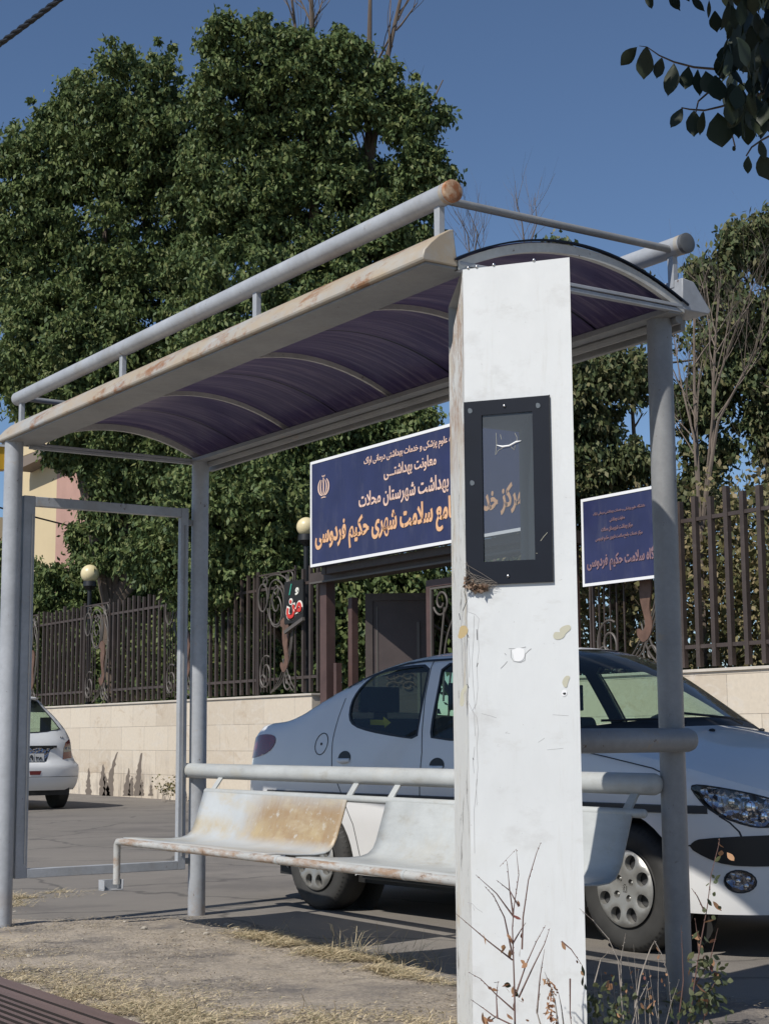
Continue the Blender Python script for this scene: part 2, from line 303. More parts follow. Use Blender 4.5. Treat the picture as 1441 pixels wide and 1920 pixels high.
# ------------------------------------------------------------------ mesh helpers
ORG = {}
def org(o): return ORG.get(o.name, Vector((0, 0, 0))) if o else Vector((0, 0, 0))
def thing(name, label, cat, loc=(0, 0, 0), rotz=0, group=None, local=False):
    o = bpy.data.objects.new(name, None); COL.objects.link(o); o.empty_display_size = .2
    o.location = loc; o.rotation_euler = (0, 0, rotz); o['label'] = label; o['category'] = cat
    if group: o['group'] = group
    ORG[o.name] = Vector((0, 0, 0)) if local else Vector(loc)
    return o
def tag(o, label=None, cat=None, group=None, kind=None):
    for k, v in (('label', label), ('category', cat), ('group', group), ('kind', kind)):
        if v: o[k] = v
    return o
class MB:
    def __init__(s): s.v = []; s.f = []; s.m = []
    def add(s, vs, fs, mi=0):
        b = len(s.v); s.v += [Vector(x) for x in vs]; s.f += [tuple(i + b for i in f) for f in fs]; s.m += [mi] * len(fs); return s
    def box(s, a, b, mi=0):
        x0, y0, z0 = a; x1, y1, z1 = b
        return s.add([(x0, y0, z0), (x1, y0, z0), (x1, y1, z0), (x0, y1, z0), (x0, y0, z1), (x1, y0, z1), (x1, y1, z1), (x0, y1, z1)],
                     [(0, 3, 2, 1), (4, 5, 6, 7), (0, 1, 5, 4), (1, 2, 6, 5), (2, 3, 7, 6), (3, 0, 4, 7)], mi)
    def bar(s, p, q, w, h, up=(0, 0, 1), mi=0):              # box beam from p to q
        p, q = Vector(p), Vector(q); d = (q - p).normalized(); up = Vector(up)
        a = d.cross(up); a = a.normalized() if a.length > 1e-4 else Vector((1, 0, 0)); b = a.cross(d).normalized()
        a *= w / 2; b *= h / 2
        return s.add([p - a - b, p + a - b, p + a + b, p - a + b, q - a - b, q + a - b, q + a + b, q - a + b],
                     [(0, 1, 2, 3), (7, 6, 5, 4), (0, 4, 5, 1), (1, 5, 6, 2), (2, 6, 7, 3), (3, 7, 4, 0)], mi)
    def tube(s, pts, r, seg=12, cap=True, mi=0, dome=0):
        pts = [Vector(p) for p in pts]; n = len(pts); rs = r if isinstance(r, (list, tuple)) else [r] * n
        if dome:
            d0 = (pts[0] - pts[1]).normalized(); d1 = (pts[-1] - pts[-2]).normalized(); A = []; B = []
            for k in (1, 2, 3):
                a = k / 3 * math.pi / 2 * .97
                A.insert(0, (pts[0] + d0 * dome * math.sin(a), rs[0] * math.cos(a))); B.append((pts[-1] + d1 * dome * math.sin(a), rs[-1] * math.cos(a)))
            pts = [p for p, _ in A] + pts + [p for p, _ in B]; rs = [q for _, q in A] + list(rs) + [q for _, q in B]; n = len(pts)
        b = len(s.v); T = []
        for i in range(n):
            t = (pts[min(i + 1, n - 1)] - pts[max(i - 1, 0)]); T.append(t.normalized() if t.length > 1e-9 else Vector((0, 0, 1)))
        up = Vector((0, 0, 1)) if abs(T[0].z) < .9 else Vector((1, 0, 0)); a = T[0].cross(up).normalized()
        for i in range(n):
            a = (a - T[i] * a.dot(T[i])); a = a.normalized() if a.length > 1e-6 else T[i].orthogonal().normalized(); c = T[i].cross(a)
            for k in range(seg):
                th = 2 * math.pi * k / seg; s.v.append(pts[i] + (a * math.cos(th) + c * math.sin(th)) * rs[i])
        for i in range(n - 1):
            for k in range(seg):
                k2 = (k + 1) % seg; s.f.append((b + i * seg + k, b + i * seg + k2, b + (i + 1) * seg + k2, b + (i + 1) * seg + k)); s.m.append(mi)
        if cap:
            s.f.append(tuple(b + k for k in reversed(range(seg)))); s.m.append(mi)
            s.f.append(tuple(b + (n - 1) * seg + k for k in range(seg))); s.m.append(mi)
        return s
    def prism(s, poly, a, b, mi=0):                          # poly: list of Vector, extruded from +a to +b (vectors)
        n = len(poly); a, b = Vector(a), Vector(b)
        s.add([Vector(p) + a for p in poly] + [Vector(p) + b for p in poly],
              [tuple(range(n)), tuple(reversed(range(n, 2 * n)))] + [(i, i + n, (i + 1) % n + n, (i + 1) % n) for i in range(n)], mi); return s
    def grid(s, P, mi=0):                                    # P[i][j] points
        nj = len(P[0]); b = len(s.v)
        for r in P: s.v += [Vector(p) for p in r]
        for i in range(len(P) - 1):
            for j in range(nj - 1):
                s.f.append((b + i * nj + j, b + (i + 1) * nj + j, b + (i + 1) * nj + j + 1, b + i * nj + j + 1)); s.m.append(mi)
        return s
    def sphere(s, c, r, n=24, m=14, sq=(1, 1, 1), mi=0):
        c = Vector(c); b = len(s.v)
        for i in range(m + 1):
            a = math.pi * i / m
            for k in range(n):
                t = 2 * math.pi * k / n; s.v.append(c + Vector((r * sq[0] * math.sin(a) * math.cos(t), r * sq[1] * math.sin(a) * math.sin(t), r * sq[2] * math.cos(a))))
        for i in range(m):
            for k in range(n):
                k2 = (k + 1) % n; s.f.append((b + i * n + k, b + (i + 1) * n + k, b + (i + 1) * n + k2, b + i * n + k2)); s.m.append(mi)
        return s
    def build(s, name, mats, parent=None, smooth=35, bevel=0, merge=False):
        if not isinstance(mats, (list, tuple)): mats = [mats]
        me = bpy.data.meshes.new(name); o0 = org(parent)
        me.from_pydata([tuple(v - o0) for v in s.v], [], s.f)
        for mm in mats: me.materials.append(MT[mm] if isinstance(mm, str) else mm)
        if len(mats) > 1: me.polygons.foreach_set('material_index', s.m)
        if merge:
            import bmesh
            bm = bmesh.new(); bm.from_mesh(me); bmesh.ops.remove_doubles(bm, verts=bm.verts, dist=1e-4); bm.to_mesh(me); bm.free()
        if smooth:
            me.polygons.foreach_set('use_smooth', [True] * len(me.polygons)); me.set_sharp_from_angle(angle=R(smooth))
        me.update()
        o = bpy.data.objects.new(name, me); COL.objects.link(o)
        if parent: o.parent = parent; ORG[o.name] = o0
        if bevel:
            b = o.modifiers.new('bevel', 'BEVEL'); b.width = bevel; b.segments = 2; b.limit_method = 'ANGLE'; b.angle_limit = R(40)
        return o
def fast_mesh(name, verts, nq, mat, parent=None, nv=4):
    verts = np.asarray(verts, dtype=np.float32).reshape(-1, 3) - np.array(org(parent), dtype=np.float32)
    me = bpy.data.meshes.new(name); n = len(verts); me.vertices.add(n); me.vertices.foreach_set('co', verts.ravel())
    me.loops.add(n); me.loops.foreach_set('vertex_index', np.arange(n, dtype=np.int32))
    me.polygons.add(n // nv); me.polygons.foreach_set('loop_start', np.arange(0, n, nv, dtype=np.int32)); me.polygons.foreach_set('loop_total', np.full(n // nv, nv, dtype=np.int32))
    me.materials.append(MT[mat]); me.update(calc_edges=True); me.validate()
    o = bpy.data.objects.new(name, me); COL.objects.link(o)
    if parent: o.parent = parent; ORG[o.name] = org(parent)
    return o
def unit(a): return a / np.maximum(1e-9, np.linalg.norm(a, axis=1, keepdims=True))
def leaf_verts(c, size, droop=.6, wid=.42, fold=.0):
    n = len(c); d = nrnd.normal(size=(n, 3)); d[:, 2] -= droop * 1.6; d = unit(d)
    nn = unit(np.cross(d, unit(nrnd.normal(size=(n, 3))))); L = size * nrnd.uniform(.65, 1.25, (n, 1)); W = L * wid
    w = nn * W
    return np.stack([c, c + d * L * .45 + w, c + d * L, c + d * L * .45 - w], axis=1)

AR = {'ا': ('ﺍ', 'ﺎ', None, None), 'آ': ('ﺁ', 'ﺂ', None, None), 'ب': 'ﺏﺐﺑﺒ', 'پ': 'ﭖﭗﭘﭙ', 'ت': 'ﺕﺖﺗﺘ', 'ج': 'ﺝﺞﺟﺠ', 'ح': 'ﺡﺢﺣﺤ', 'خ': 'ﺥﺦﺧﺨ', 'د': ('ﺩ', 'ﺪ', None, None),
      'ر': ('ﺭ', 'ﺮ', None, None), 'ز': ('ﺯ', 'ﺰ', None, None), 'س': 'ﺱﺲﺳﺴ', 'ش': 'ﺵﺶﺷﺸ', 'ع': 'ﻉﻊﻋﻌ', 'ف': 'ﻑﻒﻓﻔ', 'ک': 'ﮎﮏﮐﮑ', 'گ': 'ﮒﮓﮔﮕ', 'ل': 'ﻝﻞﻟﻠ',
      'م': 'ﻡﻢﻣﻤ', 'ن': 'ﻥﻦﻧﻨ', 'و': ('ﻭ', 'ﻮ', None, None), 'ه': 'ﻩﻪﻫﻬ', 'ی': 'ﯼﯽﯾﯿ', 'ـ': 'ــــ'}
def shape(s):
    s = s.replace('لا', '\u0001'); out = []
    for i, c in enumerate(s):
        p = i > 0 and s[i - 1] in AR and AR[s[i - 1]][2] is not None; n = i + 1 < len(s) and (s[i + 1] in AR or s[i + 1] == '\u0001')
        if c == '\u0001': out.append('ﻼ' if p else 'ﻻ'); continue
        if c not in AR: out.append(c); continue
        f = AR[c]
        out.append((f[1] if p else f[0]) if f[2] is None else f[3] if p and n else f[1] if p else f[2] if n else f[0])
    return ''.join(reversed(out))
def text(name, body, mat, parent, o, ex, ey, w, h, bold=.02, raw=False, shear=0, depth=.0, curve=None):
    """lettering fitted into a w x h box; o = lower-left corner, ex/ey = unit directions"""
    c = bpy.data.curves.new('lettering', 'FONT'); c.body = body if raw else shape(body); c.size = 1; c.offset = bold; c.resolution_u = 4; c.extrude = .004
    t = bpy.data.objects.new('lettering', c); COL.objects.link(t); dg = bpy.context.evaluated_depsgraph_get(); dg.update()
    me0 = t.evaluated_get(dg).to_mesh(); V = [v.co.copy() for v in me0.vertices]; F = [tuple(p.vertices) for p in me0.polygons]
    t.evaluated_get(dg).to_mesh_clear(); bpy.data.objects.remove(t); bpy.data.curves.remove(c)
    x0 = min(v.x for v in V); x1 = max(v.x for v in V); y0 = min(v.y for v in V); y1 = max(v.y for v in V)
    ex, ey, o = Vector(ex), Vector(ey), Vector(o); nz = ex.cross(ey); mb = MB(); P = []
    for v in V:
        a = (v.x - x0) / (x1 - x0); b = (v.y - y0) / (y1 - y0)
        X, Y = a * w + shear * b * h, b * h + (curve(a) if curve else 0)
        P.append(o + ex * X + ey * Y + nz * (v.z * 1.0))
    mb.add(P, F); return mb.build(name, mat, parent, smooth=0)

def inpoly(x, y, poly):
    c = False; n = len(poly); j = n - 1
    for i in range(n):
        xi, yi = poly[i]; xj, yj = poly[j]
        if (yi > y) != (yj > y) and x < (xj - xi) * (y - yi) / (yj - yi) + xi: c = not c
        j = i
    return c
def resample(poly, step, closed=True):
    out = []; n = len(poly)
    for i in range(n if closed else n - 1):
        a = poly[i]; b = poly[(i + 1) % n]; L = math.hypot(b[0] - a[0], b[1] - a[1]); k = max(1, int(L / step))
        for q in range(k): out.append((a[0] + (b[0] - a[0]) * q / k, a[1] + (b[1] - a[1]) * q / k))
    if not closed: out.append(poly[-1])
    return out
def smooth_poly(poly, it=2):                                 # Chaikin corner cutting of a closed polygon
    for _ in range(it):
        o = []; n = len(poly)
        for i in range(n):
            a = poly[i]; b = poly[(i + 1) % n]; o.append((a[0] * .75 + b[0] * .25, a[1] * .75 + b[1] * .25)); o.append((a[0] * .25 + b[0] * .75, a[1] * .25 + b[1] * .75))
        poly = o
    return poly
def regions(outline, holes, step=.045, bstep=.03):
    """triangulate a flat outline cut by closed polygons. returns points and {region index: triangles}; -1 = rest"""
    pts = []; edges = []
    for poly in [outline] + holes:
        q = resample(poly, bstep); b = len(pts); pts += q; edges += [(b + i, b + (i + 1) % len(q)) for i in range(len(q))]
    xs = [p[0] for p in outline]; ys = [p[1] for p in outline]; x = min(xs)
    while x < max(xs):
        y = min(ys)
        while y < max(ys):
            if inpoly(x, y, outline): pts.append((x + 1e-4 * math.sin(y * 97), y + 1e-4 * math.sin(x * 131)))
            y += step
        x += step
    r = geometry.delaunay_2d_cdt([Vector(p) for p in pts], edges, [], 0, 1e-5)
    V = [(v.x, v.y) for v in r[0]]; out = {}
    for f in r[2]:
        cx = sum(V[i][0] for i in f) / len(f); cy = sum(V[i][1] for i in f) / len(f)
        if not inpoly(cx, cy, outline): continue
        k = -1
        for i, h in enumerate(holes):
            if inpoly(cx, cy, h): k = i; break
        out.setdefault(k, []).append(tuple(f))
    return V, out
def submesh(V3, tris):
    idx = sorted({i for f in tris for i in f}); mp = {a: b for b, a in enumerate(idx)}
    return [V3[i] for i in idx], [tuple(mp[i] for i in f) for f in tris]
# ------------------------------------------------------------------ ground
g = MB(); g.add([(-150, -150, 0), (250, -150, 0), (250, 250, 0), (-150, 250, 0)], [(0, 1, 2, 3)]); tag(g.build('car_park_asphalt', 'asphalt', smooth=0), kind='structure')
from mathutils import noise as mn
def fbm(x, y, s, o=4): return mn.fractal(Vector((x * s, y * s, 3.7)), 1.0, 2.0, o)
def edge_x(y):                                               # ragged edge of the dirt verge
    e = float(np.interp(y, [-12, -2, .2, .7, 1.9, 2.8, 3.7, 4.3, 5.2, 5.6, 6.2, 7.5, 9], [1.9, 1.8, 1.55, .80, 1.02, 1.10, 1.12, .35, .55, 1.0, .6, -.6, -1.5]))
    return e + .16 * fbm(3, y, .9) + .05 * fbm(9, y, 5)
def gz(x, y):
    d = edge_x(y) - x; k = min(1, max(-.6, d / .35))
    return -.012 + .034 * k * (2 - k if k > 0 else 1) * .8 + (.012 * fbm(x, y, 1.4) + .007 * fbm(x, y, 7)) * min(1, max(0, d / .2 + .3))
P = []
x = -9.0; xs = []
while x < 2.4: xs.append(x); x += .035 if x > -2.2 else .25
ys = []; y = -12.0
while y < 10: ys.append(y); y += .045 if -2.2 < y < 6.5 else .25
for x in xs: P.append([(x, y, gz(x, y)) for y in ys])
g = MB(); g.grid(P); o = g.build('dirt_verge', 'dirt', smooth=180); tag(o, kind='structure')
o.data.flip_normals()
# ------------------------------------------------------------------ bus shelter
Y0, Y1, XB = -.12, 3.93, 1.13
S = thing('bus_shelter', 'grey steel bus shelter with arched purple canopy, rust stained gutter and tubular rails', 'bus shelter', (.6, 1.9, 0))
for x, y, r, z0 in ((-.005, 3.85, .05, -.02), (XB, 3.85, .049, -.02), (XB, 0, .048, -.02), (.212, .0, .036, -.02)):
    MB().tube([(x, y, z0), (x, y, 1.3), (x, y, 2.6)], r, 28).build('column', 'steel' if (x, y) != (XB, 0) else 'steel_dark', S)
b = MB().prism([(.062, Y0, 2.723), (.079, Y0, 2.594), (-.066, Y0, 2.594), (-.070, Y0, 2.604), (-.062, Y0, 2.632), (-.035, Y0, 2.662), (.0, Y0, 2.693), (.045, Y0, 2.720)], (0, 0, 0), (0, Y1 - Y0, 0))
fa = b.build('front_gutter', 'fascia', S, bevel=.004)
MB().box((-.05, Y0 + .01, 2.585), (.14, Y1 - .01, 2.5925)).build('soffit_plate', 'steel_dark', S)
b = MB().prism([(1.145, Y0, 2.72), (1.205, Y0, 2.712), (1.29, Y0, 2.61), (1.28, Y0, 2.594), (1.14, Y0, 2.594)], (0, 0, 0), (0, Y1 - Y0, 0)); b.build('rear_gutter', 'steel', S, bevel=.004)
b = MB().box((1.075, Y0 + .01, 2.575), (1.138, Y1 - .01, 2.598)).tube([(1.17, Y0 + .05, 2.572), (1.17, Y1, 2.572)], .02, 10).box((1.225, Y0 + .1, 2.545), (1.25, Y1, 2.590))
b.build('rear_beam', 'steel_dark', S, bevel=.002)
# rails on the roof
PX0, PX1, ZP, YA, YB = .045, 1.153, 2.852, -.135, 3.945
for x, mt, nm in ((PX0, 'steel', 'front_top_rail'), (PX1, 'steel', 'rear_top_rail')):
    rl = MB().tube([(x, YA, ZP), (x, 1.3, ZP), (x, YB, ZP)], .038, 28, dome=.006).build(nm, mt, S)
    c = MB().tube([(x, YA - .010, ZP), (x, YA + .006, ZP)], .0395, 28, dome=.004); c.build('end_cap', 'rust' if x < .5 else 'cap_dark', rl)
    MB().tube([(x, YA + .012, ZP), (x, YA + .030, ZP)], .0387, 28).build('weld_ring', 'fascia', rl)
for y in (-.06, 1.24, 2.56, 3.88):
    for x in (PX0, PX1): MB().box((x - .012, y - .016, 2.69), (x + .012, y + .016, ZP - .03)).build('rail_post', 'steel', S, bevel=.002)
for y in (-.075, 3.86): MB().tube([(PX0 + .02, y, ZP - .012), (.6, y, ZP - .012), (PX1 - .02, y, ZP - .012)], .0145, 14).build('cross_rail', 'steel_dark', S)
def arch(x, dz=0): return 2.603 + .150 * (1 - ((x - .615) / .555) ** 2) + dz
AX = [.062 + (1.168 - .062) * i / 28 for i in range(29)]
n = 60; top = [[(x, Y0 + .02 + (Y1 - Y0 - .04) * j / n, arch(x, .004) + .003 * math.sin(j * 2.1) * math.sin((x - .06) / 1.1 * 3.14)) for j in range(n + 1)] for x in AX]
b = MB(); b.grid(top); o = b.build('canopy', 'canopy', S, smooth=180); sm = o.modifiers.new('thickness', 'SOLIDIFY'); sm.thickness = .005; sm.offset = 1
for y in (Y0 + .012, Y1 - .03):
    b = MB(); pr_ = [(x, arch(x, .012)) for x in AX]
    b.grid([[(x, y - .02, arch(x, .013)), (x, y + .006, arch(x, .016)), (x, y + .006, arch(x, .010)), (x, y - .02, arch(x, .006)), (x, y - .02, arch(x, .013))] for x in AX]); b.build('canopy_edge_strip', 'navy', S)
RX = [.08 + (1.15 - .08) * i / 24 for i in range(25)]
for k, y in enumerate((Y0 + .012, .87, 1.86, 2.85, Y1 - .05)):
    w_, h_ = (.022, .034) if k in (0, 4) else (.016, .022); b = MB()
    b.grid([[(x, y - w_ / 2, arch(x, .001)), (x, y + w_ / 2, arch(x, .001)), (x, y + w_ / 2, arch(x, .001 - h_)), (x, y - w_ / 2, arch(x, .001 - h_)), (x, y - w_ / 2, arch(x, .001))] for x in RX])
    b.build('roof_rib', 'rib', S, smooth=30)
for y in (.37, 1.36, 2.36, 3.4):
    b = MB(); b.grid([[(x, y - .006, arch(x, -.002)), (x, y + .006, arch(x, -.002))] for x in RX]); b.build('canopy_joint', 'navy', S)
for y, z in ((Y0 + .015, 2.600), (Y1 - .06, 2.583)):
    b = MB().box((.09, y - .012, z - .018), (1.14, y + .012, z - .002)).box((.09, y - .016, z + .001), (1.14, y + .012, z + .014)); b.build('tie_bar', 'steel', S, bevel=.002)
MB().tube([(.50, -.075, .965), (.7, -.075, .965), (XB + .005, -.075, .965)], .044, 24, dome=.04).build('side_rail', 'steel_dark', S)
# far end frame
F = MB(); ya, yb = 3.83, 3.87
F.box((.052, ya, .256), (.118, yb, 2.30)).box((1.0, ya, .256), (1.048, yb, 2.30)).box((.1181, ya, 2.245), (.9999, yb, 2.298)).box((.1181, ya, .256), (.9999, yb, .305))
fr = F.build('end_frame', 'steel', S, bevel=.003)
MB().box((.098, ya - .006, .33), (.104, ya, 2.2)).box((1.02, ya - .006, .33), (1.026, ya, 2.2)).build('glazing_bead', 'steel_dark', fr)
for y, zz in ((3.86, 2.22), (3.86, .3)): MB().bar((1.045, y, zz), (1.09, y, zz), .03, .03).build('bracket', 'steel_dark', fr)
# ------------------------------------------------------------------ bench
B = thing('shelter_bench', 'two-seat steel bench under the canopy, left seat back stained with rust', 'bench', (.9, 1.9, 0))
MB().tube([(1.075, 3.92, .803), (1.065, 2, .803), (1.062, .03, .803)], .041, 24, dome=.03).build('back_rail', 'bench', B)
fr = MB().tube([(.527, 3.60, .22), (.527, 3.60, .39), (.527, 3.598, .425), (.527, 3.585, .441), (.528, 3.55, .4436), (.53, 2.2, .4436), (.53, .05, .4436)], [.019] * 7, 16).build('front_tube', 'tube_rust', B)
for y in (1.9, .9): MB().tube([(.53, y, .4436), (.53, y - .02, .4436)], .0205, 16, cap=True).build('weld', 'bench', fr)
f = MB().box((.44, 3.57, .19), (.555, 3.635, .196)).box((.44, 3.63, .196), (.555, 3.636, .245)).box((.44, 3.564, .196), (.446, 3.6299, .245)).box((.5495, 3.57, .1961), (.555, 3.6299, .245)); f.build('foot_bracket', 'steel', B, bevel=.002)
def seat(ya, yb, mt, nm):
    prof = [(.53, .462), (.60, .460), (.70, .452), (.80, .448), (.86, .452), (.895, .464), (.918, .487), (.935, .52), (.955, .58), (.975, .64), (.992, .695), (.994, .703)]
    P = []; n = 24
    for i, (x, z) in enumerate(prof):
        row = []
        t = i / (len(prof) - 1)
        inset = 0
        if 3 <= i <= 5: inset = .012 * (i - 2)
        if i >= 6: inset = .045 - .0 * i
        if i <= 2: inset = 0.0
        for j in range(n + 1):
            y = ya + (yb - ya) * j / n; k = (j / n - .5) * 2; yy = y - math.copysign(inset, k) * abs(k) ** 3 * .6
            row.append((x, yy, z + .002 * math.sin(y * 7 + x * 3)))
        P.append(row)
    b = MB(); b.grid(P); o = b.build(nm, mt, B, smooth=60); s_ = o.modifiers.new('thickness', 'SOLIDIFY'); s_.thickness = .006; s_.offset = 0
    return o
s1 = seat(2.02, 3.53, 'seat_rust', 'seat'); s1['label'] = 'left seat with rust stained back'
s2 = seat(.05, 1.74, 'bench', 'seat'); s2['label'] = 'right seat with clean pale back'
MB().tube([(1.005, 3.5, .697), (1.005, 0.03, .697)], .017, 16, dome=.012).build('backrest_tube', 'bench', B)
for y in (3.42, 2.05, 1.70, .12):
    MB().bar((1.062, y, .785), (.999, y, .700), .045, .010, up=(0, 0, 1)).build('back_bracket', 'bench', B, bevel=.002)
for y in (3.3, 2.1, 1.65, .3): MB().bar((.54, y, .435), (.86, y, .437), .03, .008).build('seat_support', 'steel_dark', B)
# ------------------------------------------------------------------ white pillar with notice case
pB = Vector((.034, -.207, 0)); pA = Vector((.248, -.511, 0)); E = (pA - pB).normalized(); NN = Vector((-E.y, E.x, 0))
if NN.dot(FW) < 0: NN = -NN
W_ = (pA - pB).length; ZT = 2.553
pC = Vector((.585, .055, 0)); pD = Vector((.163, .055, 0))
PL = thing('information_pillar', 'tall white painted sheet metal pillar with cracked left edge and a dark notice case', 'pillar', (.14, -.36, 0))
def pp(s_, z, d=0): return pB + E * s_ + NN * d + Vector((0, 0, z))
win = [(.062, 1.552), (.237, 1.552), (.237, 2.043), (.062, 2.043)]
out_ = [(0, -.03), (W_, -.03), (W_, ZT), (.0, ZT)]
V, rg = regions(out_, [win], step=.12, bstep=.12)
b = MB(); vs, fs = submesh([pp(s_, z, 0) for s_, z in V], rg[-1]); b.add(vs, fs)
ZU = Vector((0, 0, 1)); bw = [(.300, 1.556), (.472, 1.556), (.472, onp(979, 811, 1, .055).z), (.300, onp(902, 802, 1, .055).z)]
V2_, r2_ = regions([(.163, -.03), (.585, -.03), (.585, 2.5), (.163, 2.5)], [bw], step=.2, bstep=.2)
vs, fs = submesh([Vector((x_, .055, z)) for x_, z in V2_], r2_[-1]); b.add(vs, fs)
b.add([pA + ZU * -.03, pC + ZU * -.03, pC + ZU * 2.5, pA + ZU * ZT], [(0, 1, 2, 3)])
b.add([pp(0, ZT), pp(W_, ZT), pC + ZU * 2.5, pD + ZU * 2.5], [(0, 1, 2, 3)])
pan = b.build('face_panel', 'white', PL, smooth=0)
b = MB(); b.grid([[pB.lerp(pD, k / 5) + ZU * (-.03 + (ZT + .03 - .23 * (k / 5) ** .8) * i / 30) + Vector((-.004, .002, 0)) * math.sin(k * 9 + i * 1.7) * (1 if 0 < k < 5 else 0) for k in range(6)] for i in range(31)])
b.build('cracked_edge', 'crack', PL, smooth=50)
b = MB()
for i in range(4):
    a_, c_ = win[i], win[(i + 1) % 4]; a2, c2 = bw[i], bw[(i + 1) % 4]
    b.add([pp(*a_, .001), pp(*c_, .001), Vector((c2[0], .054, c2[1])), Vector((a2[0], .054, a2[1]))], [(0, 1, 2, 3)])
b.build('window_lining', 'lining', PL, smooth=0)
case = [(.0, 1.477), (.294, 1.477), (.294, 2.092), (.0, 2.092)]
V, rg = regions(case, [win], step=.2, bstep=.2); b = MB()
vs, fs = submesh([pp(s_, z, -.010) for s_, z in V], rg[-1]); b.add(vs, fs)
for a_, c_ in zip(case, case[1:] + case[:1]): b.add([pp(*a_, -.010), pp(*c_, -.010), pp(*c_, -.0005), pp(*a_, -.0005)], [(0, 1, 2, 3)])
for a_, c_ in zip(win, win[1:] + win[:1]): b.add([pp(*a_, -.010), pp(*c_, -.010), pp(*c_, 0.001), pp(*a_, 0.001)], [(0, 1, 2, 3)])
cs_ = b.build('notice_case', 'navy', PL, smooth=0)
b = MB(); b.add([pp(.062, 1.552, -.004), pp(.237, 1.552, -.004), pp(.237, 2.043, -.004), pp(.062, 2.043, -.004)], [(0, 1, 2, 3)]); b.build('pane', 'case_glass', cs_, smooth=0)
for s_, z in ((.142, 2.068), (.145, 1.502)): MB().sphere(pp(s_, z, -.011), .0055, 12, 8).build('screw', 'screw', cs_)
b = MB().add([pp(.296, 1.476, -.003), pp(.296, 2.094, -.003), pp(.2945, 2.094, -.011), pp(.2945, 1.476, -.011)], [(0, 1, 2, 3)]); b.build('case_edge', 'black', cs_)
def blob(pts, mt, nm, par=PL, d=-.0015):
    q = smooth_poly(pts, 2); b = MB(); b.add([pp(s_, z, d) for s_, z in q] + [pp(sum(p[0] for p in q) / len(q), sum(p[1] for p in q) / len(q), d)], [(i, (i + 1) % len(q), len(q)) for i in range(len(q))]); return b.build(nm, mt, par, smooth=0)
def ppx(u, v, d=-.0015):                                     # a mark on the pillar face
    r = ray(u, v); k = ((pB + NN * d - CAM).dot(NN)) / r.dot(NN); q = CAM + r * k - pB; return (q.dot(E), q.z)
blob([ppx(u, v) for u, v in ((1036, 1190), (1040, 1184), (1050, 1186), (1047, 1180), (1056, 1173), (1068, 1171), (1070, 1180), (1060, 1187), (1056, 1196), (1045, 1200), (1037, 1197))], 'glue', 'glue_patch')
blob([ppx(u, v) for u, v in ((1052, 1278), (1060, 1266), (1069, 1268), (1064, 1279), (1062, 1290), (1056, 1288))], 'glue', 'glue_patch')
blob([ppx(u, v) for u, v in ((870, 1286), (874, 1282), (876, 1290), (868, 1301), (871, 1312), (868, 1325), (861, 1324), (862, 1310), (863, 1298))], 'glue', 'glue_patch')
blob([ppx(u, v) for u, v in ((862, 1174), (872, 1172), (878, 1181), (873, 1192), (864, 1198), (857, 1196), (860, 1185))], 'glue_brown', 'glue_patch')
blob([ppx(u, v) for u, v in ((1051, 1296), (1058, 1292), (1063, 1297), (1061, 1305), (1053, 1306))], 'sign_white', 'sticker_remnant')
blob([ppx(u, v) for u, v in ((1054, 1299), (1061, 1298), (1059, 1303), (1055, 1302))], 'ink', 'sticker_remnant', d=-.0025)
def marks(lst, mt, nm, r=.0011):
    b = MB()
    for l in lst: b.tube([pp(*ppx(u, v)) for u, v in l], r, 5)
    return b.build(nm, mt, PL)
marks([[(880, 1088), (882, 1110), (873, 1130), (874, 1146), (890, 1152), (897, 1160), (895, 1185), (897, 1220), (893, 1250), (895, 1290), (892, 1320), (885, 1332), (893, 1345), (896, 1370), (893, 1400), (895, 1440), (892, 1470), (893, 1510)],
       [(888, 1154), (887, 1200), (884, 1240), (886, 1280), (890, 1330)], [(873, 1100), (876, 1140), (870, 1180), (872, 1240), (876, 1290), (874, 1310), (888, 1340), (890, 1380)],
       [(868, 1140), (864, 1170), (866, 1230), (868, 1300)], [(877, 1200), (880, 1240), (879, 1270)], [(894, 1460), (888, 1520), (889, 1600)], [(889, 1400), (886, 1430), (888, 1450)], [(866, 520), (868, 700), (867, 755)]], 'scuff', 'paint_crack', .0008)
marks([[(873, 1090), (870, 1110), (874, 1128), (867, 1145)], [(893, 1180), (894, 1200)], [(886, 1421), (887, 1425)], [(875, 1283), (878, 1290)], [(876, 1190), (878, 1196)], [(860, 1150), (862, 1162)], [(895, 1243), (893, 1250)]], 'ink', 'deep_crack', .0013)
sc_ = [[(953, 1216), (970, 1216), (985, 1213)], [(957, 1218), (957, 1232), (962, 1240), (975, 1242), (983, 1238), (984, 1226), (990, 1220), (995, 1216)], [(945, 1225), (948, 1228)], [(950, 1240), (945, 1246), (938, 1253)]]
marks(sc_, 'scuff', 'torn_sticker_outline', .0013)
blob([ppx(u, v) for u, v in ((958, 1219), (970, 1214), (983, 1216), (983, 1234), (974, 1241), (963, 1239), (962, 1228))], 'sign_white', 'sticker_remnant')
marks([[(902, 1338), (918, 1342), (930, 1346)], [(1008, 1392), (1020, 1384)], [(1025, 1406), (1055, 1403)], [(1035, 1340), (1065, 1342)], [(876, 1692), (884, 1694), (892, 1703), (904, 1711)], [(886, 1700), (889, 1708)]], 'scuff', 'scuff_mark', .0007)
for s_ in (.02, .05, .11, .25): MB().sphere(pp(s_, ZT + .004, .0), .006, 10, 6).build('rivet', 'screw', PL)
b = MB(); b.tube([pp(*ppx(u, v), -.006) for u, v in ((931, 835), (942, 838), (955, 836), (968, 829), (977, 827))], [.001, .0035, .003, .0035, .001], 8); b.build('peeled_film', 'sign_white', cs_)
b = MB()
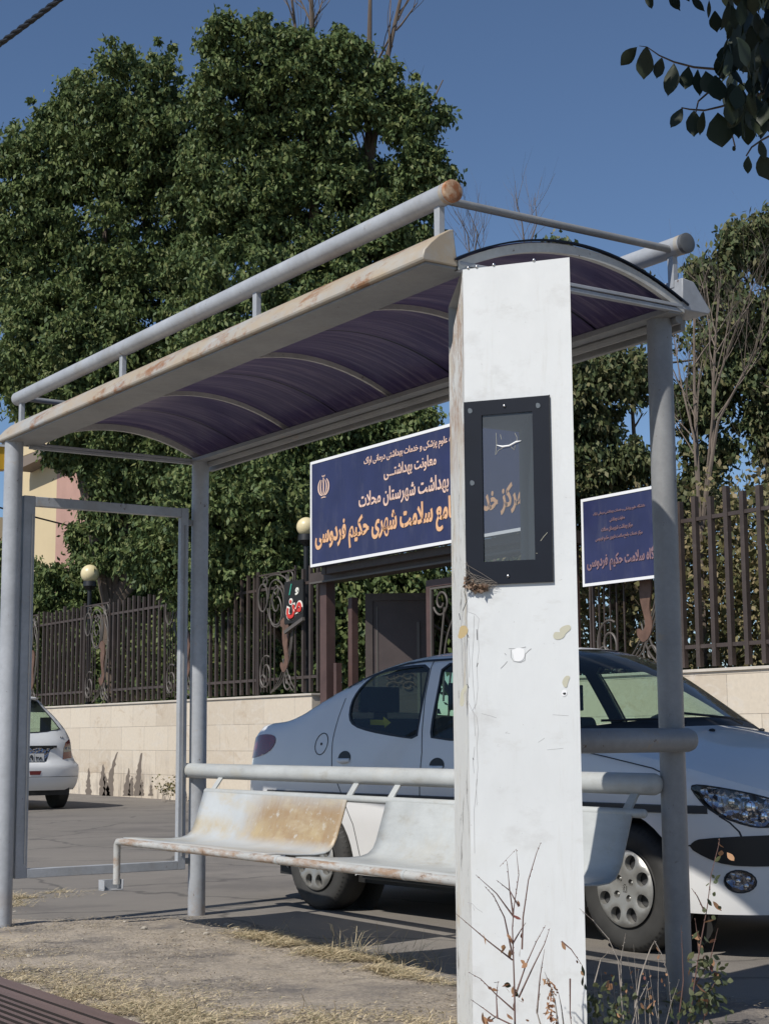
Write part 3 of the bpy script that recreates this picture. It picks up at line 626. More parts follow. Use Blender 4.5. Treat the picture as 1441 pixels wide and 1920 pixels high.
for l in ([(930, 812), (931, 833), (929, 853), (934, 845)], [(938, 815), (940, 824)], [(965, 812), (969, 820), (969, 828)], [(934, 845), (945, 839)], [(958, 838), (964, 844), (966, 835)]): b.tube([pp(*ppx(u, v), -.0052) for u, v in l], .0007, 5)
b.build('film_tear', 'glue', cs_)
marks([[(1014, 1015), (1020, 1007), (1027, 999)], [(1006, 1038), (1008, 1038)]], 'glue', 'case_scratch', .0009).location += NN * -.0105
for u, v in ((882, 771), (1009, 761), (886, 906)): blob([ppx(u + a, v + c) for a, c in ((-4, -5), (4, -4), (5, 4), (-3, 6))], 'lining', 'film_spot', d=-.0115)
b = MB()
for i in range(26):                                          # dry twigs and web caught in the lower corner of the case
    u0, v0 = 872 + rnd.uniform(0, 4), 1090 + rnd.uniform(-45, 10) * rnd.random(); u1, v1 = rnd.uniform(885, 935), 1096 + rnd.uniform(-8, 6)
    um, vm = (u0 + u1) / 2 + rnd.uniform(-6, 6), (v0 + v1) / 2 + rnd.uniform(-2, 10)
    b.tube([pp(*ppx(u, v), -.016 + rnd.uniform(-.006, .004)) for u, v in ((u0, v0), (um, vm), (u1, v1))], .0005, 4)
o = b.build('cobweb', 'web', None); tag(o, 'dusty cobweb and twigs in the lower left corner of the notice case', 'cobweb')
c_ = []
for i in range(130):
    k = rnd.random(); c_.append(pp(*ppx(875 + k * 42, 1099 + 7 * math.sin(k * 3) - rnd.random() ** 2 * 16 * (1 - k)), -.014 + rnd.uniform(-.006, .004)))
o = fast_mesh('dry_leaf_litter', leaf_verts(np.array(c_), .018, 0), 0, 'debris'); tag(o, 'brown leaf crumbs caught under the notice case corner', 'leaf litter', kind='stuff')
# ------------------------------------------------------------------ ribbed bench at the lower left
Q = thing('ribbed_plank_seat', 'brown ribbed plank seat at the lower left corner beside dry grass', 'bench', (-1.77, -.8, 0))
b = MB(); z = .45; yA, yB = -3.4, .6
prof = [(-1.770, z - .06), (-1.770, z - .004), (-1.774, z), (-1.815, z), (-1.818, z - .014), (-1.824, z - .014), (-1.827, z), (-1.862, z), (-1.864, z - .014)]
x = -1.872
while x > -2.40:
    prof += [(x, z - .016), (x - .002, z), (x - .013, z), (x - .015, z - .016)]; x -= .0235
prof += [(x, z - .06)]
b.grid([[(px_, yA, pz_), (px_, yB, pz_)] for px_, pz_ in prof]); b.m = [1 if i_ > 1 and min(prof[i_][1], prof[i_ + 1][1]) < z - .010 else 0 for i_ in range(len(prof) - 1)]; b.add([(px_, yB, pz_) for px_, pz_ in prof], [tuple(range(len(prof)))]); b.add([(px_, yA, pz_) for px_, pz_ in prof], [tuple(reversed(range(len(prof))))])
b.box((-2.38, yA + .02, z - .058), (-1.79, yB - .02, z - .02)); b.build('seat', ['plank', 'groove'], Q, smooth=20)
for y in (-2.9, .2):
    for x in (-1.86, -2.3): MB().box((x - .03, y - .03, gz(x, y) - .03), (x + .03, y + .03, z - .059)).build('leg', 'black', Q, bevel=.003)
# ------------------------------------------------------------------ silver-white saloon
def sint(x, pts):
    xs = [a for a, _ in pts]; ys = [b for _, b in pts]
    if x <= xs[0]: return ys[0]
    if x >= xs[-1]: return ys[-1]
    i = max(j for j in range(len(xs) - 1) if xs[j] <= x); h = xs[i + 1] - xs[i]; u = (x - xs[i]) / h
    def m_(k):
        if k == 0: return (ys[1] - ys[0]) / (xs[1] - xs[0])
        if k == len(xs) - 1: return (ys[-1] - ys[-2]) / (xs[-1] - xs[-2])
        a = (ys[k] - ys[k - 1]) / (xs[k] - xs[k - 1]); b = (ys[k + 1] - ys[k]) / (xs[k + 1] - xs[k]); return 0 if a * b <= 0 else 2 * a * b / (a + b)
    m0, m1 = m_(i) * h, m_(i + 1) * h
    return (2 * u ** 3 - 3 * u * u + 1) * ys[i] + (u ** 3 - 2 * u * u + u) * m0 + (-2 * u ** 3 + 3 * u * u) * ys[i + 1] + (u ** 3 - u * u) * m1
ZSP = [(0, .60), (.04, .66), (.10, .705), (.2, .755), (.35, .810), (.5, .85), (.8, .905), (1.05, .945), (1.15, .965), (1.25, 1.03), (1.47, 1.185), (1.65, 1.30), (1.82, 1.378), (2.0, 1.412), (2.25, 1.43), (2.5, 1.43), (2.66, 1.418), (2.81, 1.393), (3.0, 1.345), (3.19, 1.278), (3.40, 1.195), (3.60, 1.11), (3.72, 1.082), (3.95, 1.065), (4.02, 1.035), (4.07, .97), (4.12, .88), (4.19, .80)]
GP = [(.15, .915), (.25, .95), (.4, .975), (.6, 1.0), (.72, 1.0), (.85, .982), (.97, .95), (1.1, .885), (1.25, .80), (1.35, .74), (1.45, .67)]
def zs(s): return sint(s, ZSP)
def pw(s):
    if s < .6: return .826 * max(0, 1 - (1 - s / .6) ** 2.4) ** .5
    if s > 3.6: return (.826 - .02 * (s - 2.8) / .8) * max(0, 1 - ((s - 3.6) / .59) ** 6) ** .5
    return .826 - (.02 * (s - 2.8) / .8 if s > 2.8 else 0)
def tt(s, z, h=.07):
    Z = zs(s); d = min(1, max(0, (z - (Z - h)) / h))
    return max(0.0, pw(s) * sint(z, GP) - .045 * (1 - max(0, 1 - d * d) ** .5) * min(1, pw(s) / .4))
fwd = Vector((.07503504, -.9971809, 0)); carO = Vector((2.84678, .4999, 0))
CARL = 'silver white saloon parked behind the bench, black side moulding and round-holed hubcaps'
K = thing('parked_saloon', CARL, 'car', carO, math.atan2(-fwd.y, -fwd.x), local=True)
def arc(cx, cz, r, a0, a1, n): return [(cx + r * math.cos(R(a0 + (a1 - a0) * i / n)), cz + r * math.sin(R(a0 + (a1 - a0) * i / n))) for i in range(n + 1)]
ss = []; s_ = 0
while s_ < 4.19: ss.append(s_); s_ += .006 if (s_ < .05 or s_ > 4.13) else .02 if (s_ < .4 or s_ > 3.9) else .04
ss.append(4.19)
outl = [(0, .22)] + [(s_, .20) for s_ in (.05, .12, .2, .3, .40)] + [(.455, .20)] + arc(.80, .285, .352, 192, -12, 22) + [(1.16, .22), (2.8, .22), (2.88, .22)] + arc(3.242, .285, .352, 192, -12, 22) + [(3.60, .24), (3.9, .26), (4.1, .28), (4.19, .30)] + [(s_, zs(s_)) for s_ in reversed(ss)]
rear_w = smooth_poly([(2.43, 1.385), (2.649, 1.385), (2.854, 1.366), (2.96, 1.325), (3.03, 1.25), (3.05, 1.18), (3.015, 1.09), (2.94, 1.045), (2.763, 1.012), (2.524, .985), (2.32, .968), (2.34, 1.05), (2.40, 1.28)], 1)
front_w = smooth_poly([(2.33, 1.385), (2.1, 1.385), (1.92, 1.355), (1.75, 1.27), (1.55, 1.15), (1.36, 1.02), (1.33, .975), (1.6, .960), (2.2, .962), (2.235, 1.02), (2.29, 1.25)], 1)
head = smooth_poly([(.395, .757), (.36, .765), (.25, .745), (.16, .715), (.08, .665), (.055, .63), (.10, .585), (.16, .578), (.196, .586), (.278, .626), (.33, .667), (.365, .71)], 1)
tail = smooth_poly([(3.80, 1.008), (3.715, .99), (3.705, .945), (3.76, .895), (3.90, .865), (4.05, .86), (4.12, .87), (4.06, .965), (3.95, 1.0)], 1)
strip = smooth_poly([(.41, .488), (.39, .515), (.355, .53), (.16, .545), (.0, .548), (.0, .415), (.16, .408), (.27, .415), (.345, .447)], 1)
fog = [(.237 + .05 * math.cos(R(a)), .345 + .048 * math.sin(R(a))) for a in range(0, 360, 20)]
rstrip = [(4.19, .50), (4.19, .60), (3.75, .60), (3.70, .57), (3.72, .51), (3.8, .50)]
V, rg = regions(outl, [rear_w, front_w, head, tail, strip, fog, rstrip], step=.045, bstep=.025)
def side3(sg, off=0): return [Vector((a, sg * (tt(a, b) - off), b)) for a, b in V]
def part_from(idx, mt, name, off=0, parent=K, sides=(1, -1), smooth=180, solid=0):
    res = []
    for sg in sides:
        V3 = side3(sg, off); b = MB(); vs, fs = submesh(V3, rg[idx]); b.add(vs, fs if sg < 0 else [tuple(reversed(f)) for f in fs]); o = b.build(name, mt, parent, smooth=smooth)
        if solid: q = o.modifiers.new('t', 'SOLIDIFY'); q.thickness = solid; q.offset = -1
        res.append(o)
    return res
# body shell: both sides plus bonnet, roof, boot lid
def bow(s): return sint(s, [(0, 0), (.3, .05), (.8, .16), (1.1, .24), (1.5, .25), (1.9, .2), (2.3, 0), (2.7, 0), (3.0, -.1), (3.4, -.16), (3.7, -.1), (4.0, -.02), (4.19, 0)])
def crown(s): return sint(s, [(0, .0), (.08, .03), (.3, .06), (.9, .075), (1.2, .06), (1.6, .05), (2.3, .055), (2.9, .05), (3.5, .035), (4.0, .03), (4.12, .01), (4.19, 0)])
def topp(s, u, dz=0):
    t = tt(s, zs(s)) * u; k = 1 - u * u
    return Vector((s - bow(s) * k, t, zs(s) + crown(s) * k * (1.0) + dz))
US = [-1, -.97, -.93, -.85, -.7, -.5, -.25, 0, .25, .5, .7, .85, .93, .97, 1]
def top_grid(s0, s1, n, us=US, dz=0): return [[topp(s0 + (s1 - s0) * i / n, u, dz) for u in us] for i in range(n + 1)]
b = MB()
for sg in (1, -1):
    vs, fs = submesh(side3(sg), rg[-1]); b.add(vs, fs if sg < 0 else [tuple(reversed(f)) for f in fs])
b.grid(top_grid(0, .1, 8)); b.grid(top_grid(.1, 1.16, 24)); b.grid(top_grid(1.90, 2.98, 20)); b.grid(top_grid(3.60, 4.19, 20))
b.grid(top_grid(1.16, 1.90, 16, [-1, -.97, -.93])); b.grid(top_grid(1.16, 1.90, 16, [.93, .97, 1])); b.grid(top_grid(2.98, 3.60, 12, [-1, -.97, -.93])); b.grid(top_grid(2.98, 3.60, 12, [.93, .97, 1]))
body = b.build('body', 'paint', K, smooth=42, merge=True)
CU = US[2:-2]
b = MB(); b.grid(top_grid(1.24, 1.90, 16, CU, -.004)); b.build('windscreen', 'car_glass', K, smooth=180)
b = MB(); b.grid(top_grid(1.165, 1.238, 3, CU, -.006)); cw = b.build('cowl', 'black', K, smooth=180)
b = MB(); b.grid(top_grid(2.98, 3.60, 12, CU, -.004)); b.build('rear_window', 'car_glass_side', K, smooth=180)
for o in part_from(0, 'car_glass_side', 'side_window', .004): pass
for o in part_from(1, 'car_glass_side', 'side_window', .004): pass
def outline_band(poly, mt, name, wdt, off, parent):          # rubber band round a window
    for sg in (1, -1):
        b = MB(); q = resample(poly, .03); n = len(q); cx = sum(a for a, _ in q) / n; cz = sum(a for _, a in q) / n; rows = []
        for i in range(n + 1):
            a, c = q[i % n]; d = math.hypot(a - cx, c - cz); k = 1 - wdt / d; a2, c2 = cx + (a - cx) * k, cz + (c - cz) * k
            rows.append([Vector((a, sg * (tt(a, c) + off), c)), Vector((a2, sg * (tt(a2, c2) + off), c2))])
        b.grid(rows); b.build(name, mt, parent, smooth=0)
outline_band(rear_w, 'black', 'window_seal', .018, .0015, K); outline_band(front_w, 'black', 'window_seal', .018, .0015, K)
def seam(pts, wd=.006, name='panel_gap', mt='seam', off=.0012, sides=(1,)):
    q = resample(pts, .03, False)
    for sg in sides:
        rows = []
        for i, (a, c) in enumerate(q):
            p0 = q[max(0, i - 1)]; p1 = q[min(len(q) - 1, i + 1)]; dx, dz = p1[0] - p0[0], p1[1] - p0[1]; L = math.hypot(dx, dz); nx, nz = -dz / L * wd / 2, dx / L * wd / 2
            rows.append([Vector((a + nx, sg * (tt(a + nx, c + nz) + off), c + nz)), Vector((a - nx, sg * (tt(a - nx, c - nz) + off), c - nz))])
        b = MB(); b.grid(rows); b.build(name, mt, K, smooth=180)
B2 = (1, -1)
seam([(2.425, 1.40), (2.372, 1.202), (2.285, .98), (2.262, .90), (2.255, .75), (2.255, .3)], sides=B2)
seam([(3.115, 1.21), (3.118, 1.1), (3.10, .95), (3.07, .82), (2.97, .68), (2.86, .5), (2.82, .3)], sides=B2)
seam([(1.20, .96), (1.16, .80), (1.17, .5), (1.2, .27), (2.8, .27)], sides=B2)
seam([(.40, .50), (.44, .49), (.46, .46)], sides=B2); seam([(.285, .628), (.25, .60), (.222, .56), (.215, .53)], sides=B2)
seam([(2.0, 1.392), (2.25, 1.406), (2.5, 1.406), (2.66, 1.396), (2.81, 1.372), (3.0, 1.325), (3.15, 1.272)], .012, 'roof_gutter_strip', 'black', .002, B2)
seam([(.42, .775), (.6, .835), (.9, .885), (1.16, .925)], .005, sides=B2)
# side moulding, proud of the doors
for sg in B2:
    for a0, a1 in ((.325, 3.74),):
        rows = []; n = 60
        for i in range(n + 1):
            a = a0 + (a1 - a0) * i / n; e = .004 if i in (0, n) else .015
            z0, z1 = .637, .674; rows.append([Vector((a, sg * (tt(a, z0) + .0), z0)), Vector((a, sg * (tt(a, z0) + e), z0 + .004)), Vector((a, sg * (tt(a, z1) + e), z1 - .004)), Vector((a, sg * (tt(a, z1) + .0), z1))])
        b = MB(); b.grid(rows); b.build('side_moulding', 'trim', K, smooth=25)
for o in part_from(4, 'black', 'bumper_strip', -.006): pass
for o in part_from(6, 'trim', 'rear_bumper_strip', -.006): pass
for o in part_from(3, 'red', 'tail_light', -.004): pass
# headlights: bowl, lenses, reflector spots
for sg in B2:
    V3 = side3(sg, .03); b = MB(); vs, fs = submesh(V3, rg[2]); b.add(vs, fs if sg < 0 else [tuple(reversed(f)) for f in fs]); hl = b.build('headlight', 'lamp_dark', K, smooth=180)
    V3 = side3(sg, -.003); b = MB(); vs, fs = submesh(V3, rg[2]); b.add(vs, fs if sg < 0 else [tuple(reversed(f)) for f in fs]); b.build('lens', 'clear', hl, smooth=180)
    for a, c, r in ((.20, .665, .036), (.165, .625, .028), (.255, .69, .022), (.14, .675, .028), (.215, .63, .022), (.10, .65, .03)):
        b = MB(); b.sphere((a, sg * (tt(a, c) - .02), c), r, 14, 8, (1, .5, 1)); b.build('reflector', 'chrome', hl)
    b = MB(); q = head; n = len(q); b.tube([Vector((a, sg * (tt(a, c) + .001), c)) for a, c in q + [q[0]]], .004, 6, False); b.build('lamp_seal', 'seam', hl)
    V3 = side3(sg, .012); b = MB(); vs, fs = submesh(V3, rg[5]); b.add(vs, fs if sg < 0 else [tuple(reversed(f)) for f in fs]); fo = b.build('fog_lamp', 'lamp_dark', K, smooth=180)
    V3 = side3(sg, -.002); b = MB(); vs, fs = submesh(V3, rg[5]); b.add(vs, fs if sg < 0 else [tuple(reversed(f)) for f in fs]); b.build('lens', 'clear', fo, smooth=180)
    for da, dc in ((.012, 0), (-.02, .012), (-.012, -.02)): b = MB(); b.sphere((.237 + da, sg * (tt(.237 + da, .345 + dc) - .012), .345 + dc), .016, 10, 6, (1, .6, 1)); b.build('reflector', 'chrome', fo)
    b = MB(); b.tube([Vector((a, sg * (tt(a, c) + .001), c)) for a, c in fog + [fog[0]]], .0035, 6, False); b.build('lamp_seal', 'seam', fo)
    # door handles and fuel flap
    for a, c in ((2.955, .866), (2.125, .832)):
        b = MB(); q = [(a + .062 * math.cos(R(x)), c + .036 * math.sin(R(x)) * (1.15 if x < 180 else .7)) for x in range(0, 360, 18)]
        b.add([Vector((x, sg * (tt(x, z) + .0015), z)) for x, z in q], [tuple(range(len(q)))]); hd = b.build('door_handle', 'black', K, smooth=0)
        b = MB(); b.tube([Vector((a - .055, sg * (tt(a, c) + .004), c - .012)), Vector((a, sg * (tt(a, c) + .022), c - .016)), Vector((a + .055, sg * (tt(a, c) + .004), c - .012))], [.012, .016, .012], 10); b.build('grip', 'paint', hd)
b = MB(); q = [(3.21 + .062 * math.cos(R(x)), .946 + .062 * math.sin(R(x))) for x in range(0, 375, 15)]
b.tube([Vector((a, tt(a, c) + .0005, c)) for a, c in q], .003, 6, False); ff = b.build('fuel_flap', 'seam', K)
MB().sphere((3.21, tt(3.21, .946) + .001, .946), .009, 10, 6, (1, .4, 1)).build('lock', 'ink', ff)
# wheels
def wheel(par, cx, sg, yo=.805, r=.292):
    T = Vector((cx, 0, r - .006)); b = MB(); prof = [(.178, .0), (.182, -.004), (.20, .004), (.235, .010), (.262, .006), (.280, -.008), (.290, -.028), (.292, -.09), (.290, -.15), (.275, -.172), (.19, -.172)]
    n = 56; rows = []
    for rr, dy in prof: rows.append([T + Vector((rr * math.cos(2 * math.pi * k / n), sg * (yo - .012 + dy), rr * math.sin(2 * math.pi * k / n))) for k in range(n + 1)])
    b.grid(rows)
    for k in range(60):
        a = 2 * math.pi * k / 60; c, s2 = math.cos(a), math.sin(a); c2, s3 = math.cos(a + .03), math.sin(a + .03)
        for r0, r1, d0, d1 in ((.268, .288, .0035, -.020),): b.add([T + Vector((r0 * c, sg * (yo - .012 + d0), r0 * s2)), T + Vector((r1 * c, sg * (yo - .009 + d1), r1 * s2)), T + Vector((r1 * c2, sg * (yo - .009 + d1), r1 * s3)), T + Vector((r0 * c2, sg * (yo - .012 + d0), r0 * s3))], [(0, 1, 2, 3)], 1)
    ty = b.build('wheel', ['tyre', 'ink'], par, smooth=40)
    out2 = [(.176 * math.cos(R(x)), .176 * math.sin(R(x))) for x in range(0, 360, 6)]; holes = []
    for k in range(8):
        a = R(22.5 + 45 * k); cx2, cz2 = .128 * math.cos(a), .128 * math.sin(a); holes.append([(cx2 + .036 * math.cos(R(x)) * math.cos(a) - .031 * math.sin(R(x)) * math.sin(a), cz2 + .036 * math.cos(R(x)) * math.sin(a) + .031 * math.sin(R(x)) * math.cos(a)) for x in range(0, 360, 24)])
    for k in range(4):
        a = R(45 + 90 * k + 12); holes.append([(.052 * math.cos(a) + .017 * math.cos(R(x)), .052 * math.sin(a) + .017 * math.sin(R(x))) for x in range(0, 360, 30)])
    V2, r2 = regions(out2, holes, step=.016, bstep=.014)
    def hy(x, z):
        rr = math.hypot(x, z); y = .006 + .012 * math.exp(-((rr - .125) / .04) ** 2) - .010 * math.exp(-(rr / .045) ** 2)
        if rr > .165: y -= (rr - .165) * 1.0
        for q in holes[:8]:
            hx = sum(p[0] for p in q) / len(q); hz = sum(p[1] for p in q) / len(q); d = math.hypot(x - hx, z - hz)
            if d < .046: y -= .007 * (1 - (d - .034) / .012) if d > .034 else .007
        return y
    V3 = [T + Vector((x, sg * (yo + hy(x, z)), z)) for x, z in V2]; vs, fs = submesh(V3, r2[-1]); b = MB(); b.add(vs, fs if sg < 0 else [tuple(reversed(f)) for f in fs])
    for q in holes:                                          # inner walls of the holes
        q = q + [q[0]]; b.grid([[T + Vector((x, sg * (yo + hy(x, z)), z)), T + Vector((x * .985, sg * (yo - .022), z * .985))] for x, z in q])
    b.build('hubcap', 'hub', ty, smooth=50)
    b = MB(); b.add([T + Vector((.175 * math.cos(R(x)), sg * (yo - .024), .175 * math.sin(R(x)))) for x in range(0, 360, 10)], [tuple(range(36))]); b.build('rim', 'wheel_dark', ty, smooth=0)
    for k in range(4): a = R(45 + 90 * k + 12); b = MB(); b.sphere(T + Vector((.052 * math.cos(a), sg * (yo - .010), .052 * math.sin(a))), .0095, 10, 6, (1, .9, 1)); b.build('wheel_bolt', 'hub', ty)
    b = MB()                                                 # little rampant emblem strokes
    for l in ([(-.013, .012), (-.012, -.010), (-.015, -.016)], [(-.008, .018), (-.002, .016), (.003, .018)], [(.010, .014), (.002, .008), (.004, .002), (-.002, .003)], [(.012, .004), (.006, -.002), (.000, -.008)], [(-.010, -.018), (-.004, -.016), (.000, -.010)], [(.002, -.016), (.010, -.015)], [(.006, -.008), (.012, -.007)]):
        b.tube([T + Vector((-sg * x * -1, sg * (yo + hy(x, z) + .001), z)) for x, z in l], .0016, 5)
    b.build('hub_emblem', 'ink', ty)
    return ty
for cx in (.80, 3.242):
    for sg in B2: wheel(K, cx, sg)
b = MB()
for cx in (.80, 3.242):
    for sg in B2:
        b = MB(); rows = [[Vector((x, sg * (tt(x, max(z, .2)) - .012), z)), Vector((x, sg * .55, z))] for x, z in arc(cx, .285, .351, 192, -12, 20)]
        b.grid(rows); q = arc(cx, .285, .352, 0, 360, 30); b.add([Vector((x, sg * .55, z)) for x, z in q], [tuple(range(len(q)))]); b.build('wheel_arch_liner', 'ink', K, smooth=30)
b = MB().box((.6, -.70, .17), (3.75, .70, .30)).box((1.2, -.76, .20), (2.85, .76, .27)); b.build('underbody', 'ink', K, smooth=0)
# cabin
b = MB(); b.box((1.05, -.70, .31), (3.5, .70, .45)); b.box((1.0, -.70, .5), (1.5, .70, .82)); b.box((1.15, -.71, .60), (2.25, -.69, .93)); b.box((3.0, -.64, .5), (3.55, .64, .96))
b.build('cabin_floor', 'interior', K, smooth=0)
b = MB(); b.grid([[Vector((x, y, z + .012 * (1 - (y / .7) ** 2))) for y in (-.7, -.35, 0, .35, .7)] for x, z in ((1.0, .93), (1.15, .965), (1.35, .975), (1.5, .955), (1.56, .88), (1.58, .7))]); b.build('dashboard', 'interior', K, smooth=180)
def seat_(x, y, wd, name='front_seat'):
    b = MB(); b.box((x - .28, y - wd, .40), (x + .25, y + wd, .56)); b.prism([(x + .18, y - wd, .50), (x + .30, y - wd, .50), (x + .44, y - wd * .8, 1.08), (x + .36, y - wd * .8, 1.10)], (0, 0, 0), (0, wd * 2 * .9, 0))
    o = b.build(name, 'interior', K, bevel=.03, smooth=60)
    for yy in ((y,) if wd < .4 else (-.38, .38)): MB().box((x + .38, yy - .12, 1.13), (x + .46, yy + .12, 1.28)).box((x + .41, yy - .05, 1.05), (x + .42, yy + .05, 1.13)).build('headrest', 'interior', o, bevel=.03)
seat_(1.95, .37, .25); seat_(1.95, -.37, .25); seat_(2.75, 0, .62, 'rear_seat')
cc = Vector((1.66, -.37, .93)); ax = Vector((-.88, 0, -.45)).normalized(); e1 = Vector((0, 1, 0)); e2 = ax.cross(e1)
b = MB(); b.tube([cc + (e1 * math.cos(R(a)) + e2 * math.sin(R(a))) * .185 for a in range(0, 361, 15)], .015, 8, False); b.bar(cc - e1 * .17, cc + e1 * .17, .03, .02); b.sphere(cc, .05, 12, 8); b.tube([cc, cc + Vector((-.3, 0, -.12))], .03, 8)
b.build('steering_wheel', 'black', K)
b = MB(); b.grid(top_grid(1.93, 2.96, 14, [-.94, -.6, 0, .6, .94], -.03)); b.build('headliner', 'interior', K, smooth=180)
for sg in B2:                                                # dark trim inside the pillars
    V3 = side3(sg, .022); fs = [f for f in rg[-1] if min(V[i][1] for i in f) > .93 and 1.2 < V[f[0]][0] < 3.5]; b = MB(); vs, fs = submesh(V3, fs); b.add(vs, fs); b.build('pillar_trim', 'interior', K, smooth=180)
    b = MB(); b.grid([[topp(s_, u * sg, -.012) for u in (.90, 1)] for s_ in [1.2 + .7 * i / 10 for i in range(11)]]); b.build('screen_pillar_trim', 'interior', K, smooth=180)
b = MB()
for y in (-.35, .25): b.tube([topp(1.17, y, .012), topp(1.20, y + .1, .02), topp(1.23, y + .55, .02)], .007, 6)
b.build('wiper', 'black', K)
for y in (-.25, .25): MB().sphere(topp(.98, y, .004), .012, 10, 6, (1.6, 1, .8)).build('washer_jet', 'black', K)
def ontop(s, t): return topp(s, max(-1, min(1, t / tt(s, zs(s)))), .003)
for sg in B2:
    for pts in ([(1.02, .50), (.98, .53), (.80, .56), (.70, .57), (.82, .545), (.97, .50)], [(1.05, .58), (1.00, .60), (.93, .605), (1.0, .575)]):
        b = MB(); b.add([ontop(a, sg * c) for a, c in pts], [tuple(range(len(pts)))]); b.build('bonnet_vent', 'black', K, smooth=0)
b = MB(); b.add([Vector((x, y, z)) for x, y, z in ((2.98, .60, 1.055), (2.82, .62, 1.05), (2.82, .62, 1.035), (2.76, .62, 1.065), (2.83, .62, 1.10), (2.83, .62, 1.08), (2.98, .60, 1.085))], [tuple(range(7))]); b.build('yellow_reflection_shape', 'yellow', K, smooth=0)  # yellow reflection in the rear side window, built as a solid arrow
# ------------------------------------------------------------------ white hatchback, rear view
H = thing('parked_hatchback', 'small white hatchback seen from behind by the beige stone wall, red and white tail lights', 'car', (5.36, 17.3, 0), 0, None, local=True)
def hw(z): return sint(z, [(.25, .79), (.40, .825), (.6, .835), (.66, .80), (.8, .745), (.95, .735), (1.1, .69), (1.3, .575), (1.45, .46), (1.56, .385), (1.60, .30)])
def hy2(x, z):                                               # rear surface depth
    base = sint(z, [(.25, .10), (.33, .02), (.45, -.02), (.62, -.03), (.655, .02), (.8, .035), (.92, .05), (1.02, .09), (1.1, .13), (1.3, .27), (1.5, .42), (1.56, .45), (1.60, .48)])
    return base + .16 * (abs(x) / max(.3, hw(z))) ** 4
out3 = [(hw(z), z) for z in [.27 + i * .05 for i in range(27)]] + [(.30, 1.60), (0, 1.615), (-.30, 1.60)] + [(-hw(z), z) for z in reversed([.27 + i * .05 for i in range(27)])]
hwin = smooth_poly([(.0, 1.075), (.25, 1.085), (.58, 1.125), (.555, 1.15), (.50, 1.25), (.40, 1.40), (.33, 1.52), (.28, 1.535), (0, 1.54), (-.28, 1.535), (-.33, 1.52), (-.40, 1.40), (-.50, 1.25), (-.555, 1.15), (-.58, 1.125), (-.25, 1.085)], 1)
tl = [(.56, .70), (.585, .86), (.62, .935), (.715, .985), (.725, .90), (.74, .80), (.735, .72)]
tlm = [(.585, .80), (.60, .865), (.728, .90), (.735, .81)]
pr_ = [(-.30, .67), (.30, .67), (.36, .83), (.42, .86), (.42, .89), (-.42, .89), (-.42, .86), (-.36, .83)]
V5, rg5 = regions(out3, [hwin, tlm, tl, [(-a, c) for a, c in tlm], [(-a, c) for a, c in tl], pr_, [(-.46, .845), (.46, .845), (.46, .885), (-.46, .885)]], step=.06, bstep=.04)
def rear3(off=0): return [Vector((x, hy2(x, z) + off, z)) for x, z in V5]
def hp(idx, mt, nm, off=0, par=H, sm=50):
    b = MB()
    for i in (idx if isinstance(idx, tuple) else (idx,)):
        if i in rg5: vs, fs = submesh(rear3(off), rg5[i]); b.add(vs, fs)
    return b.build(nm, mt, par, smooth=sm)
GL = MB()
b = MB(); vs, fs = submesh(rear3(), rg5[-1]); b.add(vs, fs)
vs, fs = submesh(rear3(), rg5.get(6, [])); b.add(vs, fs) if fs else None
ST = [(0, 1, 1), (.25, 1.0, 1.0), (1.3, 1.01, 1.02), (2.0, 1.0, 1.02), (2.5, .97, 1.02), (2.75, .72, 1.02), (3.0, .60, 1.02), (3.4, .57, .98), (3.75, .50, .9), (3.85, .35, .8)]
rows = []
ring = [(hw(z), z) for z in [.27 + i * .05 for i in range(27)]] + [(.30, 1.60), (.15, 1.612), (0, 1.615)]
for sg in (1, -1):
    rows = []
    for dy, hz, wz in ST:
        r_ = []
        for x, z in ring:
            Z = z if z < .95 * hz else .95 * hz + (z - .95 * hz) * (hz - .59) / .41 if hz < .95 else z * (hz if z > 1 else 1)
            if hz < .95: Z = min(z, .95 * (.75 + .25 * hz)) + max(0, z - .95) * max(0, (hz - .6)) * 2.2
            r_.append(Vector((sg * x * wz * (1 if hz > .9 or z < .95 else 1 + .0), dy + hy2(x, z) * max(0, 1 - dy / .6), Z)))
        rows.append(r_)
    for i in range(len(rows) - 1):
        for j in range(len(ring) - 1):
            q = [rows[i][j], rows[i + 1][j], rows[i + 1][j + 1], rows[i][j + 1]]; z = ring[j][1]
            gl_ = (1.04 < z < 1.36 and i in (1, 2)) or (i in (4, 5) and z > 1.04)
            (GL if gl_ else b).add(q, [(0, 1, 2, 3)])
hb = b.build('body', 'paint2', H, smooth=45, merge=True)
GL.build('cabin_glass', 'car_glass', H, smooth=45, merge=True)
hp(0, 'car_glass_side', 'rear_window', .004)
b = MB(); n = len(hwin); b.tube([Vector((x, hy2(x, z) - .002, z)) for x, z in hwin + [hwin[0]]], .008, 6, False); b.build('window_seal', 'black', H)
for i, j in ((2, 1), (4, 3)):
    o = hp(i, 'red_deep', 'tail_light', -.004); hp(j, 'lamp_dark' if 0 else 'glue', 'lens', -.005, o)
    sg = 1 if i == 2 else -1; q = [(sg * .632 + .020 * math.cos(R(a)), .852 + .025 * math.sin(R(a))) for a in range(0, 360, 30)]
    b = MB(); b.add([Vector((x, hy2(x, z) - .008, z)) for x, z in q], [tuple(range(12))]); b.add([Vector((x + sg * .065, hy2(x + sg * .065, z) - .008, z)) for x, z in q], [tuple(range(12))]); b.build('bulb', 'lamp_dark', o, smooth=0)
o = hp((5,), 'lamp_dark', 'plate_recess', .012)
b = MB().box((-.46, hy2(0, .87) - .012, .865), (.455, hy2(0, .87) + .02, .895)); b.build('boot_trim', 'black', H)
yp = hy2(0, .73) - .012
